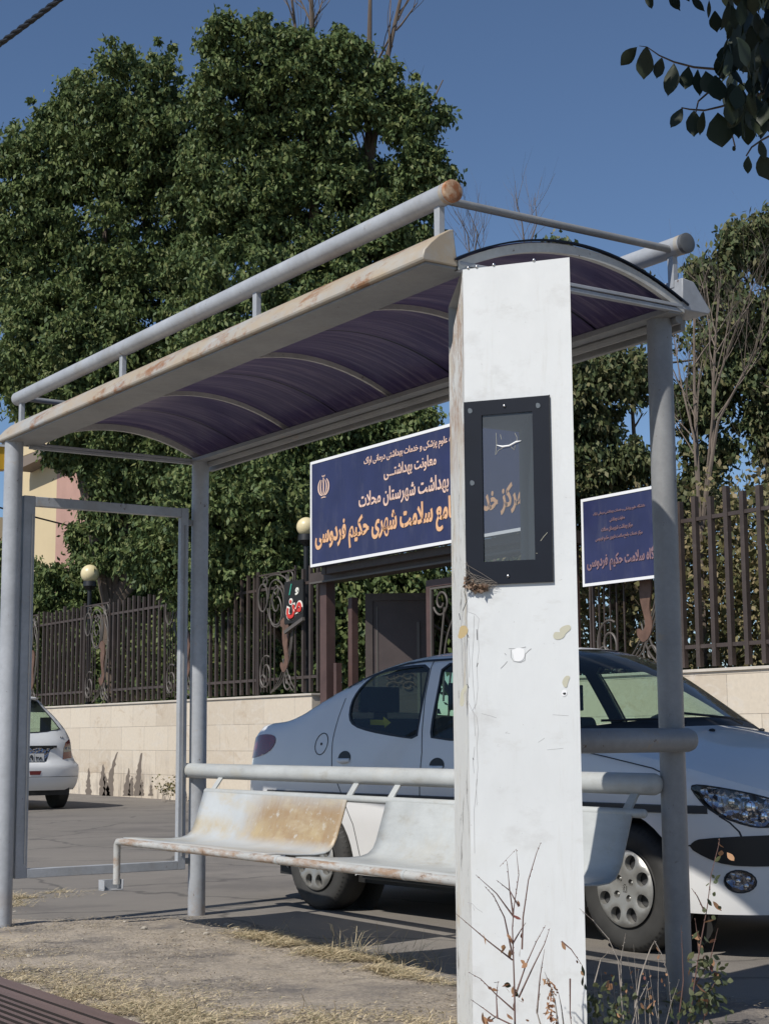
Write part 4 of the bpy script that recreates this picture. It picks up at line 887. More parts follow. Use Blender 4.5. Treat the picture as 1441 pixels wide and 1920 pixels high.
b = MB().box((-.26, yp, .672), (.26, yp + .006, .785)); pl_ = b.build('number_plate', 'plate', H)
text('plate_text', '۸۵۷', 'ink', pl_, (-.22, yp - .002, .688), (1, 0, 0), (0, 0, 1), .01, .07, raw=True) if 0 else None
text('plate_digits', '۷۵۹', 'ink', pl_, (-.065, yp - .003, .690), (1, 0, 0), (0, 0, 1), .165, .078, .03, raw=True)
text('plate_digits', '۳۸', 'ink', pl_, (.135, yp - .003, .690), (1, 0, 0), (0, 0, 1), .10, .062, .03, raw=True)
b = MB().box((.118, yp - .001, .675), (.121, yp, .783)); b.build('plate_divider', 'ink', pl_)
b = MB().box((-.27, yp - .003, .660), (.27, yp + .004, .671)); b.build('plate_holder', 'ink', pl_)
b = MB()
for l in ([(.0, .955), (-.03, 1.0), (0, 1.03), (.03, 1.0), (0, .955)], [(-.015, .97), (.045, .975), (.05, 1.0), (.02, 1.02)]): b.tube([Vector((x - .02, hy2(x, z) - .006, z)) for x, z in l], .009, 6)
b.build('boot_badge', 'lamp_dark', H)
b = MB()
for l in ([(.545, 1.0), (.555, 1.02), (.562, 1.0)], [(.575, 1.0), (.59, 1.0), (.59, 1.02)]): b.tube([Vector((x, hy2(x, z) - .004, z)) for x, z in l], .004, 5)
b.build('small_badge', 'ink', H)
def refl(sg):
    q = [(sg * .07 * a, z) for a, z in ()]
    b = MB(); x0, x1 = (sg * .03 - .0, sg * .03 + sg * .18); b.add([Vector((x, hy2(x, z) - .004, z)) for x, z in ((x0, .545), (x1, .545), (x1 - sg * .02, .49), (x0 + sg * .01, .49))], [(0, 1, 2, 3)]); b.build('bumper_reflector', 'red_deep', H, smooth=0)
refl(1)
for z0, wd in ((.655, .008), (.46, .006)):
    b = MB(); n = 40; b.grid([[Vector((x, hy2(x, z0) - .003, z0 - wd / 2)), Vector((x, hy2(x, z0) - .003, z0 + wd / 2))] for x in [-.83 * hw(z0) / .83 + 2 * hw(z0) * i / n for i in range(n + 1)]]); b.build('bumper_gap', 'seam', H, smooth=0)
b = MB(); b.grid([[Vector((x, hy2(x, 1.57) - .05 + .0 * x, 1.575 - .12 * abs(x) ** 2)), Vector((x, .50, 1.60 - .12 * abs(x) ** 2)), Vector((x, .60, 1.605 - .12 * abs(x) ** 2))] for x in [-.37 + .74 * i / 12 for i in range(13)]]); o = b.build('roof_spoiler', 'paint2', H); q = o.modifiers.new('t', 'SOLIDIFY'); q.thickness = .02
for cy in (.62, 3.0):
    for sg in B2:
        b = MB(); n = 40; xo = sg * .80; rows = [[Vector((xo - sg * dx, cy + rr * math.cos(2 * math.pi * k / n), .285 + rr * math.sin(2 * math.pi * k / n))) for k in range(n + 1)] for rr, dx in ((.0, .02), (.17, .02), (.19, 0), (.25, -.0), (.283, .02), (.288, .09), (.283, .16), (.25, .18), (.0, .18))]
        b.grid(rows); b.build('wheel', 'tyre', H, smooth=40)
b = MB().box((-.7, .14, .20), (.7, 3.7, .45)).tube([(.42, .12, .255), (.42, .5, .255)], .03, 10); b.build('underbody', 'ink', H)
b = MB().box((-.36, .62, 1.44), (.36, 2.6, 1.52)).box((-.60, .62, 1.0), (-.52, .85, 1.3)).box((.52, .62, 1.0), (.60, .85, 1.3)).box((-.5, 1.25, 1.25), (.5, 1.35, 1.5)).box((-.55, .45, .9), (.55, 1.2, 1.02)).box((-.62, .55, .6), (.62, .7, 1.08)).box((-.6, 2.0, .5), (.6, 2.15, 1.0)).box((-.45, 1.7, 1.0), (-.2, 1.8, 1.25)).box((.2, 1.7, 1.0), (.45, 1.8, 1.25)); b.build('cabin', 'interior', H)
# ------------------------------------------------------------------ stone wall, fence, gate, signs
WX = 8.65
def wall(name, label, y0, y1, zt, ret=None):
    t = thing(name, label, 'wall', (WX, (y0 + y1) / 2, 0))
    b = MB().box((WX, y0, -.05), (WX + .35, y1, zt)); b.build('wall_face', 'stone', t, smooth=0)
    MB().box((WX - .025, y0 - .02, zt), (WX + .40, y1, zt + .03)).build('coping', 'coping', t, bevel=.004, smooth=0)
    return t
WL = wall('boundary_wall', 'beige stone-clad low wall left of the gate with dark stains near its base', 15.05, 34, 1.57)
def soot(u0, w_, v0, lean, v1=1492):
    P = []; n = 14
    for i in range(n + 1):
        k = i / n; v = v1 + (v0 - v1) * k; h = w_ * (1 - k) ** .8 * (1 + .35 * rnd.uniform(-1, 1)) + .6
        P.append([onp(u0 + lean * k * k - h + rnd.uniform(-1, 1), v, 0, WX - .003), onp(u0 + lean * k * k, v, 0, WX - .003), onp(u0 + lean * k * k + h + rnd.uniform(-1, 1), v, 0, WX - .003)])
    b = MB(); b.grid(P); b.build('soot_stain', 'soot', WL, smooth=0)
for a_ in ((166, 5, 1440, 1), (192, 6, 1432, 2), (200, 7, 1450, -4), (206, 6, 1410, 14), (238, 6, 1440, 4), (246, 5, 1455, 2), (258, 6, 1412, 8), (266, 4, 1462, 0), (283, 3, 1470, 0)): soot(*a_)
wall('boundary_wall', 'beige stone-clad low wall right of the gate behind the saloon bonnet', -6, 9.35, 1.615)
def spiral(b, cx, cy, r0, r1, a0, a1, fr, r=.011, seg=6, sy=1.0):
    n = max(10, int(abs(a1 - a0) / 14)); pts = []
    for i in range(n + 1):
        k = i / n; rr = r0 + (r1 - r0) * k; a = R(a0 + (a1 - a0) * k); pts.append(fr(cx + rr * math.cos(a), cy + rr * math.sin(a) * sy))
    b.tube(pts, r, seg)
def curve(b, pts, fr, r=.011, seg=6):
    q = []; n = len(pts)
    for i in range(n - 1):
        p0, p1, p2, p3 = pts[max(0, i - 1)], pts[i], pts[i + 1], pts[min(n - 1, i + 2)]
        for k in range(6):
            u = k / 6; q.append(tuple(.5 * (2 * p1[c] + (p2[c] - p0[c]) * u + (2 * p0[c] - 5 * p1[c] + 4 * p2[c] - p3[c]) * u * u + (3 * p1[c] - p0[c] - 3 * p2[c] + p3[c]) * u ** 3) for c in (0, 1)))
    q.append(pts[-1]); b.tube([fr(*p) for p in q], r, seg)
def scroll_panel(par, yc, z0, h=1.8, X=WX + .14, wd=1.15):
    fr = lambda u, v: Vector((X - .03, yc + wd / 2 - u * wd, z0 + v * h))
    b = MB()
    for u in (0, .04, .985): b.bar(fr(u, 0), fr(u, 1.02), .024, .024, up=(1, 0, 0))
    b.bar(fr(0, .985), fr(1, .985), .024, .024)
    for u in (.12, .19, .27, .36, .46): b.bar(fr(u, .02), fr(u, .66 if u > .2 else .8), .015, .015, up=(1, 0, 0))
    fp = b.build('panel_frame', 'fence', par, smooth=0)
    b = MB()
    spiral(b, .22, .93, .05, .055, 0, 360, fr, .012, sy=.75)
    spiral(b, .16, .80, .115, .125, -20, 345, fr, .016, sy=.95)
    curve(b, [(.16, .93), (.35, .97), (.62, .96), (.84, .88), (.93, .72), (.90, .56)], fr, .013)
    curve(b, [(.30, .78), (.36, .90), (.52, .93), (.68, .86), (.74, .72), (.66, .58), (.52, .54)], fr, .013)
    spiral(b, .52, .74, .24, .05, 190, 700, fr, .014, sy=.85)
    spiral(b, .50, .68, .17, .13, 120, 430, fr, .013, sy=.9)
    spiral(b, .50, .84, .07, .03, -90, 360, fr, .011, sy=.8)
    spiral(b, .24, .17, .18, .04, 60, 620, fr, .015, sy=.85)
    spiral(b, .16, .10, .09, .03, 0, 400, fr, .012, sy=.8)
    spiral(b, .80, .10, .11, .03, 120, 620, fr, .013, sy=.8)
    for k in (0, .05, .1): curve(b, [(.36, .01), (.52 + k, .08), (.68 + k, .20), (.84 + k * .5, .36), (.90 + k * .3, .54), (.93, .66)], fr, .010)
    curve(b, [(.68, .28), (.76, .12), (.92, .02)], fr, .011); curve(b, [(.72, .30), (.82, .14), (.98, .03)], fr, .011)
    spiral(b, .86, .93, .09, .03, 200, 700, fr, .012, sy=.8); curve(b, [(.76, .96), (.80, .82), (.90, .70), (.94, .60)], fr, .012)
    b.build('scrollwork', 'scroll', par, smooth=60)
    q = smooth_poly([(.62, .58), (.72, .62), (.82, .58), (.84, .48), (.80, .40), (.80, .34), (.84, .28), (.80, .20), (.70, .16), (.62, .22), (.64, .26), (.70, .23), (.75, .27), (.72, .34), (.67, .44), (.69, .54), (.63, .54)], 2)
    b = MB(); b.prism([fr(u, v) for u, v in q], (-.016, 0, 0), (.006, 0, 0)); b.build('ornament_plate', 'ornament', par, smooth=0)
def fence(name, label, y0, y1, z0, h, sp, panels, bw=.046, tall=()):
    t = thing(name, label, 'fence', (WX + .14, (y0 + y1) / 2, z0))
    k = 0; y = y0; X = WX + .14; rails = MB(); bars = MB()
    def inp(y): return any(abs(y - pc) < .62 for pc in panels)
    n_in = 0
    while y < y1:
        if not inp(y):
            hh = h + (.05 if k % 5 == 0 else 0) + (.0 if k % 2 else -.03)
            bars.box((X - bw / 2, y - bw / 2, z0 + .03), (X + bw / 2, y + bw / 2, z0 + hh))
            n_in += 1
        elif n_in: bars.build('bars', 'fence', t, smooth=0); bars = MB(); n_in = 0
        y += sp; k += 1
    if n_in: bars.build('bars', 'fence', t, smooth=0)
    rails.box((X - .018, y0, z0 + .22), (X + .018, y1, z0 + .26)); rails.box((X - .018, y0, z0 + h - .26), (X + .018, y1, z0 + h - .22)); rails.build('rail', 'fence', t, smooth=0)
    for pc in panels: scroll_panel(t, pc, z0 + .02, h - .02)
    return t
fence('ornate_iron_fence', 'brown iron bar fence with scrollwork panels on the wall left of the gate', 15.1, 34, 1.60, 1.83, .205, (16.25, 19.4, 22.75, 26.1, 29.4))
fence('ornate_iron_fence', 'brown iron bar fence on the wall right of the gate behind the bonnet', -3, 8.0, 1.645, 1.80, .225, (), .055)
t = thing('scrollwork_fence_panel', 'iron scrollwork panel below the small blue sign', 'fence', (WX + .14, 8.7, 1.645)); scroll_panel(t, 8.62, 1.66, 1.82, WX + .14, 1.2)
MB().box((WX + .10, 8.02, 1.646), (WX + .17, 8.06, 3.62)).build('post', 'gate', t, smooth=0)
# gate
G = thing('entrance_gate', 'brown steel entrance gate with an open leaf and crossbeam under the large blue sign', 'gate', (WX, 12, 0))
for y in (14.78, 9.55): MB().box((WX + .02, y - .085, 0), (WX + .17, y + .085, 3.20)).build('post', 'gate', G, bevel=.005, smooth=0)
MB().box((WX + .03, 14.45, 0), (WX + .12, 14.52, 2.0)).box((WX + .18, 14.28, 0), (WX + .28, 14.38, 2.9)).build('hinge_post', 'gate', G, smooth=0)
MB().box((WX - .10, 9.3, 3.13), (WX + .22, 14.95, 3.27)).build('crossbeam', 'fence', G, smooth=0)
MB().box((WX - .13, 9.3, 3.115), (WX - .10, 14.9, 3.14)).build('flashing', 'scroll', G, smooth=0)
lf = MB(); X = 9.15; ya, yb, zt_ = 13.15, 14.25, 2.95
L0 = Vector((9.0, 14.2, 0)); L1 = Vector((9.75, 13.62, 0)); D = (L1 - L0).normalized(); NL = Vector((-D.y, D.x, 0)); LL = (L1 - L0).length
def leaf_box(b, u0, u1, z0, z1, d0, d1):
    P_ = [L0 + D * u + NL * d + Vector((0, 0, z)) for z in (z0, z1) for d in (d0, d1) for u in (u0, u1)]
    b.add(P_, [(0, 1, 3, 2), (4, 6, 7, 5), (0, 4, 5, 1), (2, 3, 7, 6), (0, 2, 6, 4), (1, 5, 7, 3)])
b = MB(); leaf_box(b, 0, .10, .1, zt_, -.03, .03); leaf_box(b, LL - .10, LL, .1, zt_, -.03, .03); leaf_box(b, .1, LL - .1, zt_ - .1, zt_, -.03, .03); leaf_box(b, .1, LL - .1, .1, .2, -.03, .03)
gl = b.build('gate_leaf', 'fence', G, smooth=0)
b = MB(); leaf_box(b, .1, LL - .1, .2, zt_ - .1, -.004, .004); b.build('sheet', 'gate_sheet', gl, smooth=0)
b = MB(); leaf_box(b, .15, .17, .3, zt_ - .18, -.016, .016); leaf_box(b, LL - .24, LL - .20, .3, 2.55, -.03, .03); b.build('leaf_moulding', 'scroll', gl, smooth=0)
b = MB(); fr = lambda u, v: L0 + D * (.1 + u * (LL - .2)) - NL * .03 * (1 if NL.dot(FW) > 0 else -1) + Vector((0, 0, 1.55 + v * .5))
for cx, cy in ((.5, .7), (.35, .5), (.65, .5), (.35, .25), (.65, .25), (.5, .4)): spiral(b, cx, cy, .13, .04, 0, 400, fr, .009)
b.build('leaf_scroll', 'ornament', gl)
b = MB(); fr0 = 12.32
b.box((WX + .05, fr0 - .09, .1), (WX + .11, fr0, 2.96)).box((WX + .05, 9.65, 2.87), (WX + .11, fr0 - .091, 2.96)).box((WX + .05, 9.65, .1), (WX + .11, fr0 - .091, .2)).box((WX + .05, 9.65, .2001), (WX + .11, 9.75, 2.8699)); gl2 = b.build('gate_leaf', 'gate', G, smooth=0)
b = MB(); fr = lambda u, v: Vector((WX + .06, fr0 - .1 - u * 2.4, .25 + v * 2.6))
b.box((WX + .04, fr0 - .125, .2), (WX + .07, fr0 - .10, 2.86)).box((WX + .04, 9.75, 2.835), (WX + .07, fr0 - .126, 2.86))
spiral(b, .09, .93, .07, .02, 200, 700, fr, .014, sy=1); curve(b, [(.12, .90), (.09, .75), (.05, .55), (.03, .3)], fr, .014); curve(b, [(.30, .93), (.20, .85), (.12, .7), (.10, .45)], fr, .014); curve(b, [(.33, .85), (.22, .72), (.16, .55), (.14, .3)], fr, .014)
for u in (.35, .5, .65, .8, .95): curve(b, [(u, 0), (u, .5), (u, .96)], fr, .014)
for u in (.42, .72): spiral(b, u, .75, .12, .02, 0, 540, fr, .013); spiral(b, u, .35, .12, .02, 0, 540, fr, .013)
b.build('leaf_scroll', 'scroll', gl2)
# big sign
SX = 8.30; SG = thing('clinic_sign', 'large dark blue clinic sign with orange Persian lettering, white border and round emblem', 'sign', (SX, 11.9, 3.3))
ya, yb, za, zb = 9.25, 14.50, 3.305, 4.775
MB().box((SX, ya, za), (SX + .10, yb, zb)).build('sign_board', 'sign', SG, smooth=0)
w_ = .038; b = MB(); o_ = SX - .006
b.box((o_, ya, za), (SX - .0005, yb, za + w_)).box((o_, ya, zb - w_), (SX - .0005, yb, zb)).box((o_, ya, za + w_ + .0001), (SX - .0005, ya + w_, zb - w_ - .0001)).box((o_, yb - w_, za + w_ + .0001), (SX - .0005, yb, zb - w_ - .0001)); b.build('sign_border', 'sign_white', SG, smooth=0)
MB().box((SX + .11, ya + .1, za - .1), (SX + .25, ya + .2, zb)).box((SX + .11, yb - .2, za - .1), (SX + .25, yb - .1, zb)).box((SX + .12, ya + .2, za - .1), (SX + .24, yb - .2, za + .0)).build('sign_frame', 'fence', SG, smooth=0)
EX, EY = (0, -1, 0), (0, 0, 1)
def row(body, yl, yr, zc, h, mt='peach', bold=.02, X=SX - .003, par=SG): return text('lettering', body, mt, par, (X, yl, zc - h / 2), EX, EY, yl - yr, h, bold)
row('دانشگاه علوم پزشکی و خدمات بهداشتی درمانی اراک', 13.13, 10.90, 4.575, .150, bold=.010)
row('معاونت بهداشتـــی', 12.66, 11.50, 4.36, .19, bold=.012)
row('مرکز بهداشت شهرستان محلات', 13.26, 10.86, 4.055, .25, bold=.016)
row('مرکز خدمات جامع سلامت شهری حکیم فردوسی', 14.37, 9.80, 3.68, .42, 'orange', bold=.032)
b = MB(); ex0, ez0 = 14.15, 4.40
def eb(pts, ws):                                             # calligraphic stroke of varying width
    rows = []
    for i, (y, z) in enumerate(pts):
        p0 = pts[max(0, i - 1)]; p1 = pts[min(len(pts) - 1, i + 1)]; dy, dz = p1[0] - p0[0], p1[1] - p0[1]; L = math.hypot(dy, dz) or 1; w2 = ws[i] / 2
        rows.append([Vector((SX - .006, ex0 - (y - dz / L * w2), ez0 + z + dy / L * w2)), Vector((SX - .006, ex0 - (y + dz / L * w2), ez0 + z - dy / L * w2))])
    b.grid(rows)
eb([(0, .11), (0, .05), (0, -.05), (0, -.12), (0, -.15)], [.02, .028, .028, .022, .004])
for sg in (1, -1):
    for r_, w2 in ((.075, .022), (.135, .026)):
        pts = [(sg * r_ * math.sin(R(a)) * 1.0, -.015 - .125 * math.cos(R(a)) * (1 if r_ > .1 else .92)) for a in range(14, 150, 12)]; n = len(pts)
        eb(pts, [w2 * math.sin(math.pi * (i + .4) / n) + .006 for i in range(n)])
eb([(-.04, .145), (-.02, .125), (0, .14), (.02, .125), (.04, .145)], [.012, .014, .012, .014, .012]); eb([(-.06, -.165), (0, -.158), (.06, -.165)], [.01, .014, .01])
b.build('emblem', 'peach', SG, smooth=0)
# small sign
S2 = 8.58; T2 = thing('small_blue_sign', 'small dark blue sign with faded calligraphic lettering and white border behind the rear column', 'sign', (S2, 8.5, 2.6))
ya, yb, za, zb = 7.80, 9.13, 2.615, 3.595
MB().box((S2, ya, za), (S2 + .04, yb, zb)).build('sign_board', 'sign', T2, smooth=0); b = MB(); w_ = .032; o_ = S2 - .006
b.box((o_, ya, za), (S2 - .0005, yb, za + w_)).box((o_, ya, zb - w_), (S2 - .0005, yb, zb)).box((o_, ya, za + w_ + .0001), (S2 - .0005, ya + w_, zb - w_ - .0001)).box((o_, yb - w_, za + w_ + .0001), (S2 - .0005, yb, zb - w_ - .0001)); b.build('sign_border', 'sign_white', T2, smooth=0)
for args in (('دانشگاه علوم پزشکی و خدمات بهداشتی درمانی اراک', 8.93, 8.10, 3.40, .05, 'pink', .012), ('معاونت بهداشتی', 8.66, 8.42, 3.31, .05, 'pink', .015), ('مرکز بهداشت شهرستان محلات', 8.80, 8.30, 3.215, .06, 'pink', .015), ('مرکز خدمات جامع سلامت شهری حکیم فردوسی', 8.90, 8.15, 3.115, .06, 'pink', .015), ('پایگاه سلامت حکیم فردوسی', 9.05, 7.88, 2.86, .20, 'pink', .03)):
    row(*args, X=S2 - .003, par=T2)
# banner with Persian letters beyond the fence
BN = thing('lettered_banner', 'large red and white Persian banner letters beyond the fence on an added dark backing', 'banner', (9.3, 16.0, 2.5))
qa, qb = onp(533, 1170, 0, 8.73), onp(568, 1086, 0, 8.73)
MB().box((8.73, qb.y, qa.z), (8.75, qa.y, qb.z)).build('dark_backing', 'banner', BN, smooth=0)  # added dark sheet for the background behind the letters, no real cloth
MB().bar(onp(534, 1186, 0, 8.70), onp(569, 1160, 0, 8.70), .04, .05).build('pole', 'scroll', BN, smooth=0)
text('lettering', 'من', 'letter_white', BN, (8.724, onp(536, 1166, 0, 8.72).y, onp(536, 1164, 0, 8.72).z), EX, EY, .47, .32, .09); text('lettering', 'من', 'letter_red', BN, (8.716, onp(536, 1166, 0, 8.72).y - .025, onp(536, 1164, 0, 8.72).z + .025), EX, EY, .42, .27, .03)
text('lettering', 'و', 'letter_white', BN, (8.724, onp(553, 1100, 0, 8.72).y, onp(553, 1116, 0, 8.72).z), EX, EY, .10, .11, .04); text('lettering', 'ا', 'letter_green', BN, (8.724, onp(541, 1100, 0, 8.72).y, onp(541, 1116, 0, 8.72).z), EX, EY, .03, .16, .03, shear=.4)
# globe lamps
def lamp(c, r, label):
    t = thing('globe_lamp', label, 'street lamp', (c.x, c.y, 0)); MB().sphere(c, r, 32, 20).build('globe', 'globe', t)
    MB().tube([(c.x, c.y, 0), (c.x, c.y, 1.0), (c.x, c.y, c.z - r - .12)], [.06, .045, .04], 12).tube([(c.x, c.y, c.z - r - .14), (c.x, c.y, c.z - r - .06), (c.x, c.y, c.z - r + .03)], [.05, .13, .12], 16).build('post', 'black', t)
lamp(onp(169, 1076, 0, 9.15), .175, 'cream globe lamp on a dark post above the left part of the fence')
lamp(onp(574, 988, 0, 9.1), .145, 'cream globe lamp half hidden behind the left edge of the large blue sign')
# buildings far left
BD = thing('rendered_building', 'beige and pink rendered building with shaded eaves beyond the trees', 'building', (14, 40, 0))
p1, p2 = onp(107, 900, 0, 13.6), onp(230, 900, 0, 13.6)
def wallq(a, c, z0, z1, th=.3):
    d = (c - a).normalized(); n_ = Vector((-d.y, d.x, 0)) * (th if -d.y > 0 else -th); return [Vector((a.x, a.y, z0)), Vector((c.x, c.y, z0)), Vector((c.x, c.y, z0)) + n_, Vector((a.x, a.y, z0)) + n_]
q0 = onp(36, 900, 0, 13.6)
for a, c, mt in ((q0, p1, 'beige'), (p1, p2, 'pinkwall')):
    b = MB(); P4 = wallq(a, c, 0, 0, 5); b.add(P4 + [v + Vector((0, 0, 9.3)) for v in P4], [(3, 2, 1, 0), (4, 5, 6, 7), (0, 1, 5, 4), (1, 2, 6, 5), (2, 3, 7, 6), (3, 0, 4, 7)]); b.build('wall', mt, BD, smooth=0)
a_ = onp(22, 800, 1, 36.6); e_ = [onp(u, v, 0, 13.1) for u, v in ((28, 883), (106, 846), (240, 846), (240, 832), (106, 832), (28, 862))]
b = MB(); b.prism(e_, (0, 0, 0), (.9, 0, .0)); b.build('eave', 'roof', BD, smooth=0)
e_ = [onp(u, v, 0, 13.3) for u, v in ((28, 861), (106, 831), (240, 831), (240, 780), (28, 790))]
b = MB(); b.prism(e_, (0, 0, 0), (.9, 0, .0)); b.build('upper_wall', 'beige', BD, smooth=0)
SHP = thing('shop_fascia', 'yellow fascia board with white edge at the left frame edge behind the column', 'signboard', (8, 31, 5))
c0 = onp(-70, 850, 1, 30); c1 = onp(11, 855, 1, 30); zt1, zb1 = onp(5, 838, 1, 30).z, onp(5, 880, 1, 30).z
MB().box((c0.x, 30, zb1), (c1.x, 30.3, zt1)).build('fascia_board', 'shop_yellow', SHP, smooth=0)
MB().box((c0.x, 29.96, zt1), (c1.x + .05, 30.3, zt1 + .06)).box((c1.x, 29.96, zb1), (c1.x + .05, 30.3, zt1 - .0001)).build('edge_trim', 'shop_white', SHP, smooth=0)
MB().tube([(c0.x + .3, 30.15, 0), (c0.x + .3, 30.15, zb1)], .05).build('post', 'black', SHP)
LW = thing('garden_wall', 'low pale rendered wall glimpsed left of the far front column', 'wall', (9, 36, 0))
a_, c_ = onp(-90, 985, 1, 34.5), onp(8, 985, 1, 34.5); MB().box((a_.x, 34.5, 0), (c_.x + .2, 34.8, onp(5, 970, 1, 34.5).z)).build('wall_face', 'beige', LW, smooth=0)
# cables
def cable(name, label, pts, r, twist=False):
    b = MB()
    if twist:
        n = 220; P = [pts[0].lerp(pts[-1], i / n) + Vector((0, 0, -.25 * math.sin(math.pi * i / n))) for i in range(n + 1)]; d = (pts[-1] - pts[0]).normalized(); e1 = d.orthogonal().normalized(); e2 = d.cross(e1)
        for ph in (0, 2.09, 4.19): b.tube([p + (e1 * math.cos(i * .9 + ph) + e2 * math.sin(i * .9 + ph)) * r * .55 for i, p in enumerate(P)], r * .6, 6)
    else: b.tube(pts, r, 8)
    o = b.build(name, 'cable', None); tag(o, label, 'cable')
a_, c_ = at(-2, 83, 13.2), at(113, -3, 12.4); d = c_ - a_
P0, P1 = a_ - d * 5, c_ + d * 5
mid = [P0, P1]
sag = lambda k: Vector((0, 0, .25 * math.sin(math.pi * k)))
k = 6.5 / 15; cable('overhead_cable', 'thick twisted black cable crossing the top left corner of the sky', [P0 + sag(k), P1 + sag(k)], .023, True)
cable('service_cable', 'thin black cable sagging in front of the beige building', [onp(-60, 935, 1, 28), onp(48, 965, 1, 28), onp(150, 991, 1, 28), onp(210, 1001, 1, 28)], .018)
cable('power_line', 'thin power line in the sky gap at far right behind the fence', [Vector((12, 30, 8.1)), Vector((18, 14, 7.6)), Vector((26, -4, 7.9))], .02)
# ------------------------------------------------------------------ trees
def blob_leaves(blobs, n_cl, per, clr, inner=.25, flat=.8):
    """leaf centres: clumps of leaves on the shells of a union of spheres"""
    B = np.array([[*c, r] for c, r in blobs]); wgt = B[:, 3] ** 1.7; wgt = wgt / wgt.sum()
    i = nrnd.choice(len(B), n_cl, p=wgt); d = unit(nrnd.normal(size=(n_cl, 3))); rad = B[i, 3] * np.where(nrnd.random(n_cl) < inner, nrnd.uniform(.2, .8, n_cl), nrnd.uniform(.60, .98, n_cl) + .60 * nrnd.random(n_cl) ** 4.5)
    c = B[i, :3] + d * rad[:, None]; cr = clr * nrnd.uniform(.35, 1.2, n_cl) * np.where(rad > B[i, 3], .55, 1.0)
    k = np.repeat(np.arange(n_cl), per); n = len(k)
    off = nrnd.normal(size=(n, 3)) * cr[k][:, None] * np.array([.55, .55, .5 * flat])
    return c[k] + off, c
def branch(b, p, d, L, r, depth, spread=.5, seg=6, up=.15, tips=None, n_child=(2, 3)):
    pts = [p.copy()]; rs = [r]; q = p.copy(); dd = d.copy(); k = 5
    for i in range(k):
        dd = (dd + Vector((rnd.uniform(-1, 1), rnd.uniform(-1, 1), rnd.uniform(-.5, 1) * .7 + up)) * .13).normalized(); q = q + dd * L / k; pts.append(q.copy()); rs.append(r * (1 - .55 * (i + 1) / k))
    b.tube(pts, rs, seg, False)
    if tips is not None: tips.append(q.copy())
    if depth > 0:
        for _ in range(rnd.randint(*n_child)):
            j = rnd.randint(2, k); v = Vector((rnd.uniform(-1, 1), rnd.uniform(-1, 1), rnd.uniform(-.2, 1))).normalized()
            branch(b, pts[j], (dd * (1 - spread) + v * spread).normalized(), L * rnd.uniform(.5, .78), rs[j] * .62, depth - 1, spread, max(3, seg - 1), up, tips, n_child)
def tree(label, blobs, base, n_cl, per, clr, size, mt, trunk_r=.16, group='trees beyond the fence', droop=.9, wid=.25, name='leafy_tree', inner=.10, trunk=True, bark='bark'):
    t = thing(name, label, 'tree', base, group=group); c, cc = blob_leaves(blobs, n_cl, per, clr, inner)
    fast_mesh('crown', leaf_verts(c, size, droop, wid), 0, mt, t)
    if trunk:
        b = MB(); base = Vector(base); top_ = sum((Vector(q) for q, _ in blobs), Vector()) / len(blobs); fork = base.lerp(top_, .38)
        b.tube([base - Vector((0, 0, .1)), base.lerp(fork, .5) + Vector((.1, .05, 0)), fork], [trunk_r * 1.25, trunk_r, trunk_r * .85], 10)
        for q, r in [z_ for z_ in blobs if z_[1] > .55 * max(y_[1] for y_ in blobs)]:
            q = Vector(q); m_ = fork.lerp(q, .5) + Vector((rnd.uniform(-.3, .3), rnd.uniform(-.3, .3), rnd.uniform(0, .4)))
            b.tube([fork, m_, q], [trunk_r * .5, trunk_r * .3, trunk_r * .12], 6)
            for _ in range(3): branch(b, q.lerp(m_, rnd.random() * .6), Vector((rnd.uniform(-1, 1), rnd.uniform(-1, 1), rnd.uniform(0, 1))).normalized(), r * .8, trunk_r * .13, 1, .5, 4)
        b.build('trunk', bark, t)
    return t
def px_blobs(lst, d0):                                       # (u, v, radius px, extra depth)
    out = []
    for u, v, r, e in lst:
        d = d0 + e; out.append((tuple(at(u, v, d)), r * d / FPX * .86))
        for _ in range(6):
            a = rnd.uniform(0, 6.283); k = rnd.uniform(.62, 1.0); out.append((tuple(at(u + r * k * math.cos(a), v + r * k * math.sin(a) * .9, d + rnd.uniform(-.6, .6) * r * d / FPX)), r * d / FPX * rnd.uniform(.16, .34)))
    return out
# left broad tree, behind the fence
tree('broad green tree at far left with a rounded two-lobed top', px_blobs([(250, 170, 95, 0), (205, 260, 120, 1), (330, 265, 100, 0), (95, 290, 85, 1), (30, 400, 90, 1), (230, 420, 180, 1), (60, 520, 110, 1), (110, 640, 130, 0), (300, 600, 160, .5), (60, 690, 75, 0), (240, 760, 150, 0), (395, 720, 130, 0), (245, 890, 75, 0), (330, 920, 110, 0), (195, 880, 40, 0), (195, 960, 42, 0), (205, 1040, 42, 0), (150, 850, 30, 0)], 31),
     (9.9, 24.5, 0), 4300, 66, .23, .118, 'leaf', .22)
tree('tall green tree left of centre with bare twigs above its crown', px_blobs([(465, 100, 80, 0), (430, 190, 80, 0), (560, 130, 75, 0), (640, 125, 70, 0), (725, 185, 70, 0), (540, 260, 110, .5), (470, 350, 130, .5), (650, 330, 60, 1.5), (700, 350, 60, 1.5), (775, 220, 55, 0), (620, 200, 50, 0), (790, 310, 55, 0), (800, 330, 40, 0), (620, 430, 160, .5), (745, 420, 80, 0), (480, 560, 160, 0), (640, 580, 110, 0), (520, 700, 120, 0)], 27.5),
     (11.6, 20.3, 0), 3200, 64, .21, .106, 'leaf', .2)
tree('dense dark green tree filling the view under the canopy behind the large sign', px_blobs([(520, 800, 110, 0), (430, 850, 90, 0), (620, 830, 80, 0), (400, 960, 110, -.5), (500, 950, 100, -1), (300, 1040, 60, 0), (700, 800, 60, 0), (420, 1080, 90, -.5), (540, 1060, 80, -1), (770, 800, 45, 0)], 26),
     (11.0, 18.6, 0), 2500, 62, .21, .105, 'leaf', .18)
